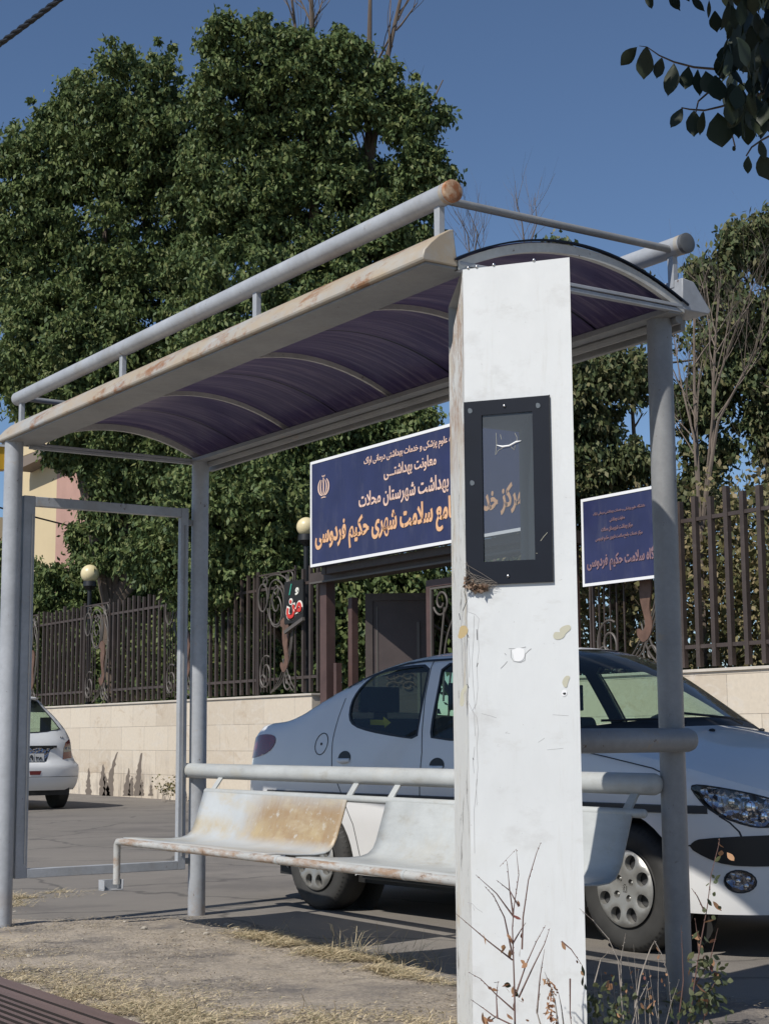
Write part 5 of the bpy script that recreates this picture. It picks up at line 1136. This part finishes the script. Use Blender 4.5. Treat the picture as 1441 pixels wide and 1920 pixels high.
tree('low leafy tree seen through the open gate below the crossbeam', px_blobs([(660, 1090, 50, 0), (740, 1120, 60, 0), (720, 1190, 60, 0), (800, 1150, 60, 1), (860, 1120, 60, 1), (650, 1200, 60, 2), (790, 1060, 50, 0), (920, 1100, 60, 2), (960, 1180, 70, 2), (1040, 1120, 70, 2), (1000, 1040, 60, 2), (880, 1200, 60, 2), (720, 1060, 40, 1)], 24.5),
     (12.0, 15.5, 0), 950, 56, .24, .125, 'leaf', .1)
tree('dark green shrubby tree behind the globe lamp at far left', px_blobs([(70, 1090, 50, 0), (120, 1110, 60, 0), (200, 1090, 55, 0), (170, 1010, 40, 1), (250, 1020, 70, 0), (60, 1150, 50, 0), (250, 1120, 60, -1), (340, 1110, 60, -1), (150, 1180, 70, 0), (290, 1200, 70, -1), (400, 1180, 80, -2), (500, 1160, 70, -3), (0, 1130, 50, 0), (-20, 1050, 60, 1)], 33),
     (12.4, 27.5, 0), 1600, 60, .20, .115, 'leaf', .1)
# right trees
tree('olive green sparse tree right of the pillar with sky showing through', px_blobs([(1120, 740, 75, 0), (1110, 860, 80, 0), (1180, 700, 50, 0), (1100, 950, 70, 0), (1180, 880, 38, 0), (1160, 980, 50, 0), (1040, 480, 32, 1), (1000, 560, 40, 1), (1100, 500, 22, 1), (1170, 540, 30, 1), (1010, 700, 90, 0), (960, 600, 60, 0)], 19.5),
     (11.2, 11.0, 0), 760, 54, .18, .09, 'leaf_olive', .12)
tree('olive green tree at far right with an upper crown rising past the rear gutter', px_blobs([(1340, 520, 45, 0), (1400, 480, 55, 0), (1450, 450, 60, 0), (1330, 620, 60, 0), (1430, 590, 75, 0), (1310, 740, 60, 0), (1400, 720, 70, 0), (1330, 850, 50, 0), (1440, 800, 55, 0), (1290, 930, 50, 0), (1500, 650, 110, 0), (1520, 480, 90, 0), (1460, 900, 40, 0), (1350, 950, 30, 0)], 21),
     (12.0, 7.0, 0), 900, 56, .20, .10, 'leaf_olive', .12)
t = thing('bare_tree', 'pale leafless tree with upswept branches behind the fence at right', 'tree', (10.6, 7.9, 0)); b = MB()
BX = 10.0; p = onp(1312, 1010, 0, BX); b.tube([Vector((p.x, p.y, 0)), p], [.05, .036], 8)
for u1, v1, u2, v2, r in ((1308, 900, 1300, 560, .026), (1335, 850, 1345, 560, .024), (1300, 820, 1260, 620, .014), (1345, 790, 1441, 620, .017), (1340, 730, 1400, 560, .013)):
    a_, c_ = onp(u1, v1, 0, BX), onp(u2, v2, 0, BX + rnd.uniform(-.4, .4)); b.tube([p, a_, a_.lerp(c_, .5) + Vector((.05, .08, 0)), c_], [r * 1.2, r, r * .7, r * .35], 6)
    for _ in range(8):
        q = a_.lerp(c_, rnd.uniform(.1, 1)); branch(b, q, ((c_ - a_).normalized() + Vector((rnd.uniform(-.6, .6), rnd.uniform(-.9, .9), rnd.uniform(-.1, .5)))).normalized(), rnd.uniform(.5, 1.1), r * .4, 2, .45, 4)
b.build('branches', 'bark_pale', t)
def bare(label, spec, d, mt='bark'):
    t = thing('bare_tree', label, 'tree', (at(spec[0][0], 900, d).x, at(spec[0][0], 900, d).y, 0)); b = MB(); base = Vector(t.location)
    for u0, v0, u1, v1, r in spec:
        a_, c_ = at(u0, v0, d), at(u1, v1, d); b.tube([base, base.lerp(a_, .6) + Vector((0, 0, .5)), a_, a_.lerp(c_, .5) + Vector((rnd.uniform(-.1, .1), rnd.uniform(-.1, .1), 0)), c_], [r * 2, r * 1.5, r, r * .7, r * .3], 6)
        for _ in range(9):
            k = rnd.uniform(.0, .95); branch(b, a_.lerp(c_, k), ((c_ - a_).normalized() + Vector((rnd.uniform(-.7, .7), rnd.uniform(-.7, .7), 0))).normalized(), rnd.uniform(.5, 1.2) * (1 if r > .03 else .6), r * .35, 1, .4, 4, n_child=(1, 3))
    b.build('branches', mt, t)
bare('tall bare brown branches rising out of the top of the central tree', [(585, 330, 540, -60, .05), (590, 300, 580, -90, .07), (690, 380, 695, -80, .075), (695, 300, 770, -90, .06), (600, 420, 470, 200, .03), (700, 430, 830, 150, .035)], 27.9)
bare('thin dead twigs sticking up above the near end of the canopy arch', [(880, 480, 852, 395, .012), (888, 480, 880, 400, .014), (905, 480, 905, 420, .01), (985, 480, 965, 365, .014), (990, 470, 1002, 370, .012)], 25)
# undergrowth behind the right and left fences
def hedge(label, y0, y1, x0, x1, z1, n, size, mt):
    t = thing('hedge', label, 'hedge', ((x0 + x1) / 2, (y0 + y1) / 2, 0)); n_cl = n // 30
    c0 = np.stack([nrnd.uniform(x0, x1, n_cl), nrnd.uniform(y0, y1, n_cl), nrnd.beta(1.2, 1.1, n_cl) * z1], 1); k = np.repeat(np.arange(n_cl), 30)
    fast_mesh('foliage', leaf_verts(c0[k] + nrnd.normal(size=(len(k), 3)) * .17, size, .4, .34), 0, mt, t)
    b = MB()
    for i in range(int((y1 - y0) * 2)):
        y = y0 + i * .5 + rnd.uniform(-.2, .2); branch(b, Vector((rnd.uniform(x0, x1), y, 0)), Vector((0, 0, 1)), z1 * .6, .03, 2, .4, 5)
    b.build('stems', 'bark', t)
hedge('straggly olive shrubs behind the fence at right', -1, 12.6, 9.5, 12.2, 3.9, 110000, .085, 'leaf_hedge')
hedge('dark hedge behind the left part of the iron fence', 15.5, 33, 9.8, 11.2, 3.1, 66000, .11, 'leaf')
# ------------------------------------------------------------------ overhanging tree, upper right
NT = thing('overhanging_tree', 'broad leaves of a near tree hanging into the upper right corner', 'tree', (1.35, -2.9, 0)); D0 = 4.0
b = MB(); LF = []
def big_leaf(p, tip, wdt, nrm):
    bend = rnd.uniform(.05, .34)
    ax = (tip - p); L = ax.length; ax.normalize(); sd_ = ax.cross(nrm).normalized(); n2 = sd_.cross(ax)
    prof = [(0, .02), (.10, .30), (.25, .62), (.42, .86), (.58, .92), (.72, .80), (.84, .52), (.93, .22), (1, 0)]; base_ = len(LV)
    for k, w_ in prof:
        j = .065 * rnd.uniform(-1, 1); curl = n2 * (-bend * L * k * k)
        LV.append(p + ax * (L * k) + sd_ * (wdt / 2 * (w_ + j)) + curl + n2 * .06 * wdt); LV.append(p + ax * (L * k) + curl); LV.append(p + ax * (L * k) - sd_ * (wdt / 2 * (w_ + j)) + curl + n2 * .06 * wdt)
    for i in range(len(prof) - 1):
        q = base_ + i * 3; LFc.append((q, q + 3, q + 4, q + 1)); LFc.append((q + 1, q + 4, q + 5, q + 2))
LV, LFc = [], []
def twig(pts, d, r=.003): b.tube([at(u, v, d + .03 * i) for i, (u, v) in enumerate(pts)], [r * (1 - .12 * i) for i in range(len(pts))][::-1], 6)
twig([(1197, 86), (1212, 88), (1235, 104), (1262, 116), (1300, 126), (1345, 130), (1400, 120), (1480, 90)], D0, .0045)
twig([(1277, 202), (1292, 205), (1320, 207), (1350, 200), (1400, 185), (1470, 160)], D0, .004)
twig([(1303, 212), (1308, 190), (1325, 175), (1345, 165)], D0, .003); twig([(1398, 292), (1408, 276), (1428, 262), (1470, 240)], D0, .003); twig([(1372, 255), (1377, 275)], D0, .002)
for u0, v0, u1, v1, w_ in ((1194, 88, 1161, 122, 24), (1211, 88, 1206, 148, 32), (1240, 108, 1229, 147, 20), (1262, 118, 1256, 183, 30), (1290, 124, 1282, 172, 27), (1308, 130, 1304, 184, 22), (1322, 132, 1330, 178, 30), (1278, 202, 1258, 241, 22), (1300, 207, 1299, 258, 28), (1318, 208, 1310, 254, 16), (1345, 210, 1352, 280, 46),
                           (1210, -18, 1222, 18, 14), (1255, -20, 1269, 20, 22), (1282, -22, 1290, 6, 12), (1295, -12, 1316, 24, 20), (1328, 0, 1329, 34, 8), (1340, 20, 1341, 61, 26), (1372, 50, 1361, 76, 9), (1375, 80, 1348, 125, 34), (1373, 274, 1377, 283, 8), (1402, 292, 1398, 328, 16), (1425, 262, 1430, 300, 20), (1425, 290, 1441, 335, 34), (1350, 100, 1350, 150, 30), (1340, 140, 1345, 195, 34), (1380, 210, 1378, 262, 30)):
    d = D0 + rnd.uniform(-.04, .04); big_leaf(at(u0, v0, d), at(u1, v1, d + rnd.uniform(-.01, .03)), w_ * d / FPX * 1.15, (FW + Vector((rnd.uniform(-.5, .5), rnd.uniform(-.5, .5), rnd.uniform(-.5, .2)))).normalized())
for i in range(620):
    u = rnd.uniform(1335, 2300); v = rnd.uniform(-1500, 270)
    lim = 1345 + max(0, v - 60) * .25 if v > -60 else 1300 - (v + 60) * .12
    if u < lim + 12: continue
    if v > 235 and u > 1390 and rnd.random() < .5: continue
    d = D0 + rnd.uniform(-.5, .9) * (1 + max(0, u - 1500) / 800); L = rnd.uniform(.05, .085); p = at(u, v, d)
    big_leaf(p, p + Vector((rnd.uniform(-.5, .5), rnd.uniform(-.5, .5), -1)).normalized() * L, L * rnd.uniform(.5, .68), Vector((rnd.uniform(-1, 1), rnd.uniform(-1, 1), rnd.uniform(-.3, .6))).normalized())
for i in range(260):
    u = rnd.uniform(1352, 1470); v = rnd.uniform(-60, 238)
    if u < 1352 + max(0, v - 120) * .12 + (18 if 60 < v < 90 else 0): continue
    d = D0 + rnd.uniform(-.25, .5); L = rnd.uniform(.05, .08); p = at(u, v - 20, d)
    big_leaf(p, p + Vector((rnd.uniform(-.4, .4), rnd.uniform(-.4, .4), -1)).normalized() * L, L * rnd.uniform(.5, .68), Vector((rnd.uniform(-1, 1), rnd.uniform(-1, 1), rnd.uniform(-.3, .6))).normalized())
for i in range(900):                                         # unseen crown leaves added toward the sun to shade the hanging ones
    q = at(rnd.uniform(1330, 1520), rnd.uniform(-40, 260), D0) + sd * rnd.uniform(.35, 1.5) + Vector((rnd.gauss(0, .12), rnd.gauss(0, .12), rnd.gauss(0, .12))); r_ = q - CAM
    uu, vv = 720.5 + FPX * r_.dot(RT) / r_.dot(FW), 960 - FPX * r_.dot(UP) / r_.dot(FW)
    if vv > -70 and uu < 1500: continue
    L = rnd.uniform(.05, .085); big_leaf(q, q + Vector((rnd.uniform(-.5, .5), rnd.uniform(-.5, .5), -1)).normalized() * L, L * .6, Vector((rnd.uniform(-1, 1), rnd.uniform(-1, 1), rnd.uniform(-.3, .6))).normalized())
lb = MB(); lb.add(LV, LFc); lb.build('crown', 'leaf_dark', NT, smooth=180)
base_ = Vector((1.35, -2.9, 0)); fk = Vector((1.25, -2.75, 2.2)); b.tube([base_, Vector((1.33, -2.85, 1.1)), fk], [.10, .085, .07], 12)
for u, v, d in ((1480, 90, D0 + .2), (1470, 160, D0 + .15), (1470, 240, D0 + .1), (1700, -400, 4.3), (1900, -900, 4.5), (2100, -200, 4.6), (1500, -900, 4.0)):
    q = at(u, v, d); b.tube([fk, fk.lerp(q, .5) + Vector((0, 0, .25)), q], [.035, .018, .005], 7)
b.build('trunk', 'bark', NT)
# ------------------------------------------------------------------ weeds at the foot of the pillar
def weed(label, base, d, stems, leaves, stem_mat='stem', leaf_mat='leaf_dry', r=.0022, cat='plant', name='weed', extra=None):
    t = thing(name, label, cat, (base.x, base.y, gz(base.x, base.y))); b = MB()
    for s in stems:
        n = len(s); b.tube([at(u, v, d + .02 * math.sin(u * .3 + v * .1)) for u, v in s], [r * (1.25 - 1.0 * i / (n - 1)) for i in range(n)], 6)
        for k in range(n - 1):                               # buds on the twigs
            for _ in range(3):
                q = rnd.random(); u, v = s[k][0] * (1 - q) + s[k + 1][0] * q, s[k][1] * (1 - q) + s[k + 1][1] * q; b.sphere(at(u + rnd.uniform(-1.5, 1.5), v, d), r * .8, 5, 4)
    b.build('stem', stem_mat, t)
    global LV, LFc
    for lm in sorted({l[4] for l in leaves}):
        LV, LFc = [], []
        for u, v, L, w_, m_ in leaves:
            if m_ != lm: continue
            a = rnd.uniform(-1.1, 1.1) - math.pi / 2 if rnd.random() < .75 else rnd.uniform(-3, 3); p = at(u, v, d + rnd.uniform(-.03, .03)); px = d / FPX
            tip = p + (RT * math.cos(a) + UP * math.sin(a) + FW * rnd.uniform(-1, 1)).normalized() * L * px
            big_leaf(p, tip, w_ * px, (FW + Vector((rnd.uniform(-.9, .9), rnd.uniform(-.9, .9), rnd.uniform(-.9, .9)))).normalized())
        q = MB(); q.add(LV, LFc); q.build('leaves', lm, t, smooth=180)
    return t
dW = 4.78; Bs = at(965, 1935, dW)
def lv(lst, m_, L=18, w_=11): return [(u, v, L * rnd.uniform(.55, 1.2), w_ * rnd.uniform(.45, 1.05), m_) for u, v in lst]
weed('tall twiggy weed with shrivelled brown leaves in front of the white pillar', Bs, dW,
     [[(965, 1940), (964, 1860), (962, 1800), (960, 1740), (963, 1700), (972, 1640), (967, 1592), (936, 1625)], [(962, 1720), (955, 1670), (950, 1615)], [(960, 1790), (945, 1720), (925, 1680), (908, 1662)], [(963, 1720), (930, 1675), (891, 1640)],
      [(978, 1780), (980, 1720), (990, 1650), (1005, 1600), (1013, 1580)], [(960, 1800), (915, 1765), (880, 1735), (853, 1712)], [(968, 1860), (985, 1810), (1005, 1765), (1022, 1735)], [(972, 1870), (1000, 1810), (1020, 1770), (1030, 1740)], [(1006, 1900), (1012, 1830), (1020, 1780)],
      [(964, 1895), (930, 1865), (900, 1835), (878, 1823)], [(966, 1925), (925, 1905), (905, 1890), (882, 1874)], [(972, 1700), (955, 1670), (930, 1650)], [(932, 1910), (930, 1870), (933, 1840)], [(960, 1770), (975, 1745), (985, 1730)], [(1068, 1835), (1068, 1900), (1072, 1940)], [(1052, 1765), (1070, 1780), (1092, 1812)]],
     lv([(905, 1752), (948, 1775), (955, 1780), (945, 1772), (975, 1800), (977, 1815), (963, 1880), (950, 1900), (905, 1898), (903, 1905)], 'leaf_dry', 20, 12) + lv([(962, 1715), (950, 1750), (956, 1755), (977, 1750), (975, 1780), (974, 1700), (914, 1850), (932, 1858), (945, 1850), (955, 1845), (965, 1845), (960, 1850), (972, 1875), (978, 1870), (920, 1905), (912, 1915), (925, 1915), (968, 1862), (985, 1912), (990, 1925), (1052, 1766), (1080, 1800), (1088, 1820)], 'leaf_dry', 15, 8) + lv([(935, 1840), (945, 1845), (960, 1855), (970, 1862), (932, 1905), (1093, 1830), (1096, 1845), (1090, 1810)], 'leaf_dark', 20, 11))
st, lfs = [], []
for k in range(26):
    v = 1835 + k * 4.0; lfs += lv([(1022 + (k * .9) + rnd.uniform(-7, 7) + 8 * math.sin(k * .3), v) for _ in range(4)], 'leaf_dry', 9, 5)
weed('dried brown flower spike leaning on the pillar foot', at(1045, 1935, dW), dW, [[(1048, 1940), (1040, 1880), (1030, 1845), (1020, 1822)], [(1018, 1940), (1005, 1895), (1012, 1862)], [(1058, 1940), (1052, 1890), (1046, 1860)]], lfs, 'stem_grey')
dX = 5.05; s2 = [[(1170, 1930), (1163, 1860), (1158, 1800), (1140, 1760), (1110, 1725), (1085, 1703)], [(1164, 1850), (1163, 1800), (1172, 1750)], [(1190, 1890), (1200, 1830), (1218, 1780), (1226, 1764), (1240, 1790), (1252, 1830), (1258, 1900)], [(1183, 1930), (1195, 1880), (1215, 1840)], [(1112, 1850), (1125, 1800), (1140, 1785)]]
weed('thin pale dead stems with a few orange leaves between the pillar and the rear column', at(1170, 1930, dX), dX, s2,
     lv([(1142, 1838), (1147, 1845)], 'leaf_dry', 24, 18) + lv([(1110, 1850), (1118, 1870), (1108, 1890), (1130, 1885), (1118, 1900), (1100, 1905), (1150, 1905), (1175, 1870), (1190, 1860), (1205, 1890), (1168, 1900), (1185, 1905), (1196, 1868), (1140, 1890), (1160, 1880), (1125, 1860), (1112, 1875), (1148, 1915), (1220, 1900), (1210, 1850)], 'leaf_weed', 22, 13) + lv([(1170, 1850), (1200, 1880), (1218, 1865), (1222, 1880), (1235, 1790), (1230, 1775), (1155, 1900), (1150, 1885)], 'leaf_dry', 16, 8) + lv([(rnd.uniform(1095, 1180), rnd.uniform(1840, 1915)) for _ in range(70)], 'leaf_weed', 17, 11), 'stem_grey', r=.0020)
dY = 5.35; s3 = [[(1290, 1925), (1300, 1850), (1312, 1770), (1325, 1700), (1332, 1640), (1345, 1590), (1348, 1572)], [(1270, 1925), (1280, 1840), (1278, 1780), (1276, 1735)], [(1310, 1790), (1305, 1745), (1302, 1722)], [(1320, 1710), (1306, 1680), (1295, 1665)], [(1300, 1850), (1330, 1800), (1345, 1740)], [(1315, 1925), (1330, 1860), (1345, 1830)]]
weed('tall leafy weed with mottled leaves growing beside the foot of the rear column', at(1290, 1925, dY), dY, s3,
     lv([(1345, 1580), (1352, 1595), (1362, 1598), (1318, 1730), (1330, 1660), (1336, 1690), (1305, 1845)], 'leaf_dry', 22, 13) + lv([(1350, 1605), (1333, 1640), (1345, 1650), (1328, 1655), (1350, 1640), (1325, 1685), (1340, 1672), (1318, 1700), (1345, 1700), (1335, 1725), (1310, 1745), (1320, 1755), (1305, 1760), (1315, 1775), (1300, 1785), (1325, 1790)], 'leaf_weed', 18, 11)
     + lv([(rnd.gauss(1322, 20), rnd.uniform(1790, 1905)) for _ in range(95)], 'leaf_weed', 19, 12) + lv([(rnd.gauss(1270, 30), rnd.uniform(1860, 1915)) for _ in range(40)], 'leaf_weed', 17, 10) + lv([(rnd.gauss(1315, 25), rnd.uniform(1740, 1900)) for _ in range(16)], 'leaf_dry', 17, 9))
p = onp(318, 1498, 0, 8.4); t = thing('weed', 'small dry bush at the foot of the stone wall beside the far frame', 'plant', (p.x, p.y, 0)); b = MB(); tips = []
for _ in range(9): branch(b, Vector((p.x + rnd.uniform(-.15, .15), p.y + rnd.uniform(-.2, .2), 0)), Vector((rnd.uniform(-.5, .5), rnd.uniform(-.5, .5), 1)).normalized(), .20, .006, 1, .5, 4, tips=tips)
b.build('stem', 'stem_grey', t); c_ = np.array([tuple(q) for q in tips for _ in range(5)]) + nrnd.normal(size=(len(tips) * 5, 3)) * .05; fast_mesh('leaves', leaf_verts(c_, .045, .1, .4), 0, 'leaf_hedge', t)
rs_ = []
for k in range(12):
    u0 = rnd.uniform(1105, 1250); u1 = u0 + rnd.uniform(-30, 30); v1 = rnd.uniform(1760, 1860); rs_.append([(u0, 1928), ((u0 + u1) / 2 + rnd.uniform(-5, 5), (1928 + v1) / 2), (u1, v1)])
weed('fine dry grass-like stalks rising around the dead stems near the rear column', at(1180, 1928, 5.2), 5.2, rs_, lv([(rnd.uniform(1100, 1250), rnd.uniform(1800, 1900)) for _ in range(24)], 'leaf_dry', 10, 5), 'stem_grey', r=.0012)
# ------------------------------------------------------------------ dry grass and litter
def strands(n, fn, L, wd, lift, curl=1.0):
    out = np.zeros((n * 3, 4, 3), dtype=np.float32); k = 0
    for i in range(n):
        x, y = fn(); a = rnd.uniform(0, 6.283); l = L * rnd.uniform(.4, 1.3); up = lift * rnd.random() ** 2; p = Vector((x, y, gz(x, y) + .003 + rnd.random() * .015)); da = rnd.uniform(-1.8, 1.8) * curl; w_ = wd * rnd.uniform(.6, 1.3)
        for s in range(3):
            d = Vector((math.cos(a), math.sin(a), up * (1 - s * .45))).normalized(); q = p + d * l / 3; sd2 = Vector((-math.sin(a), math.cos(a), .3)) * w_ / 2 * (1 - s * .3); sd3 = sd2 * (.65 if s < 2 else .1)
            out[k] = [tuple(p - sd2), tuple(q - sd3), tuple(q + sd3), tuple(p + sd2)]; k += 1; p = q; a += da
    return out
def patch(polys, dens):                                      # sample inside pixel-measured ground patches, given in metres
    tot = sum(r * s for _, _, r, s in polys); 
    def f():
        q = rnd.random() * tot
        for cx, cy, r, s in polys:
            q -= r * s
            if q <= 0: break
        while True:
            a, b_ = rnd.gauss(0, .55), rnd.gauss(0, .55)
            x, y = cx + a * r, cy + b_ * s
            if mn.noise(Vector((x * 3.1, y * 3.1, 0))) + .6 * mn.noise(Vector((x * 9, y * 9, 4))) > .0 + rnd.uniform(-.22, .06): return x, y
    return f
pa = [(-1.1, 3.2, .7, .9), (-1.0, 2.2, .5, .7), (-.7, 1.3, .45, .7), (-.55, .75, .35, .45), (-.25, .35, .35, .3), (-.9, 4.2, .6, .7), (-1.4, 1.4, .4, .7), (-.1, .0, .3, .3)]
o = fast_mesh('dry_grass', np.concatenate([strands(42000, patch(pa, 1), .045, .0036, .7), strands(1300, patch(pa, 1), .10, .0035, 2.0)]), 0, 'straw'); tag(o, 'flattened yellow dry grass at lower left', 'grass', kind='stuff')
pb = [(.80, 2.1, .16, .45), (.86, 1.6, .14, .35), (.72, 1.2, .12, .3), (.85, 2.6, .12, .25)]
def clump(cx, cy, r, n, h):
    def f(): return cx + rnd.gauss(0, r), cy + rnd.gauss(0, r * 1.4)
    return strands(n, f, h, .0035, 3.0, .5)
o = fast_mesh('dry_grass', np.concatenate([strands(6000, patch(pb, 1), .075, .0034, .7)] + [clump(.92, 1.95, .06, 60, .20), clump(.98, 1.62, .07, 70, .20), clump(1.0, 2.1, .05, 22, .14), clump(1.02, 2.75, .03, 10, .16), clump(.85, 1.2, .05, 16, .13), clump(.95, 1.5, .1, 50, .15)]), 0, 'straw'); tag(o, 'upright tuft of dry grass at the verge edge under the bench', 'grass', kind='stuff')
pc = [(.75, 5.35, .3, .12), (.35, 5.1, .3, .18), (1.15, 5.6, .18, .08)]
o = fast_mesh('dry_grass', strands(3500, patch(pc, 1), .08, .004, .9), 0, 'straw'); tag(o, 'small dry grass patch beyond the far front column', 'grass', kind='stuff')
def anyv():
    while True:
        x, y = rnd.uniform(-1.7, 1.5), rnd.uniform(-.3, 4.8)
        if x < edge_x(y) - .02 and mn.noise(Vector((x * 1.7 + 5, y * 1.7, 0))) > rnd.uniform(-.5, .4): return x, y
o = fast_mesh('straw_litter', strands(14000, anyv, .026, .0042, .5), 0, 'litter'); tag(o, 'scattered straw bits and leaf crumbs on the dirt', 'litter', kind='stuff')
b = MB()
for i in range(260):
    x, y = anyv(); r = .003 + .009 * rnd.random() ** 4; c_ = Vector((x, y, gz(x, y) + r * .3)); b.sphere(c_, r, 6, 4, (rnd.uniform(.7, 1.5), rnd.uniform(.7, 1.4), rnd.uniform(.5, .9)))
for x, y in ((1.0, 3.25), (.55, 3.3), (.9, 2.95), (.62, 3.0), (.95, 2.3), (.7, 2.9)): r = rnd.uniform(.010, .016); b.sphere((x, y, gz(x, y) + r * .4), r, 7, 5, (1.3, .9, .7))
tag(b.build('pebbles', 'stone_bit', smooth=20), 'small pale pebbles strewn over the dirt verge', 'pebbles', kind='stuff')
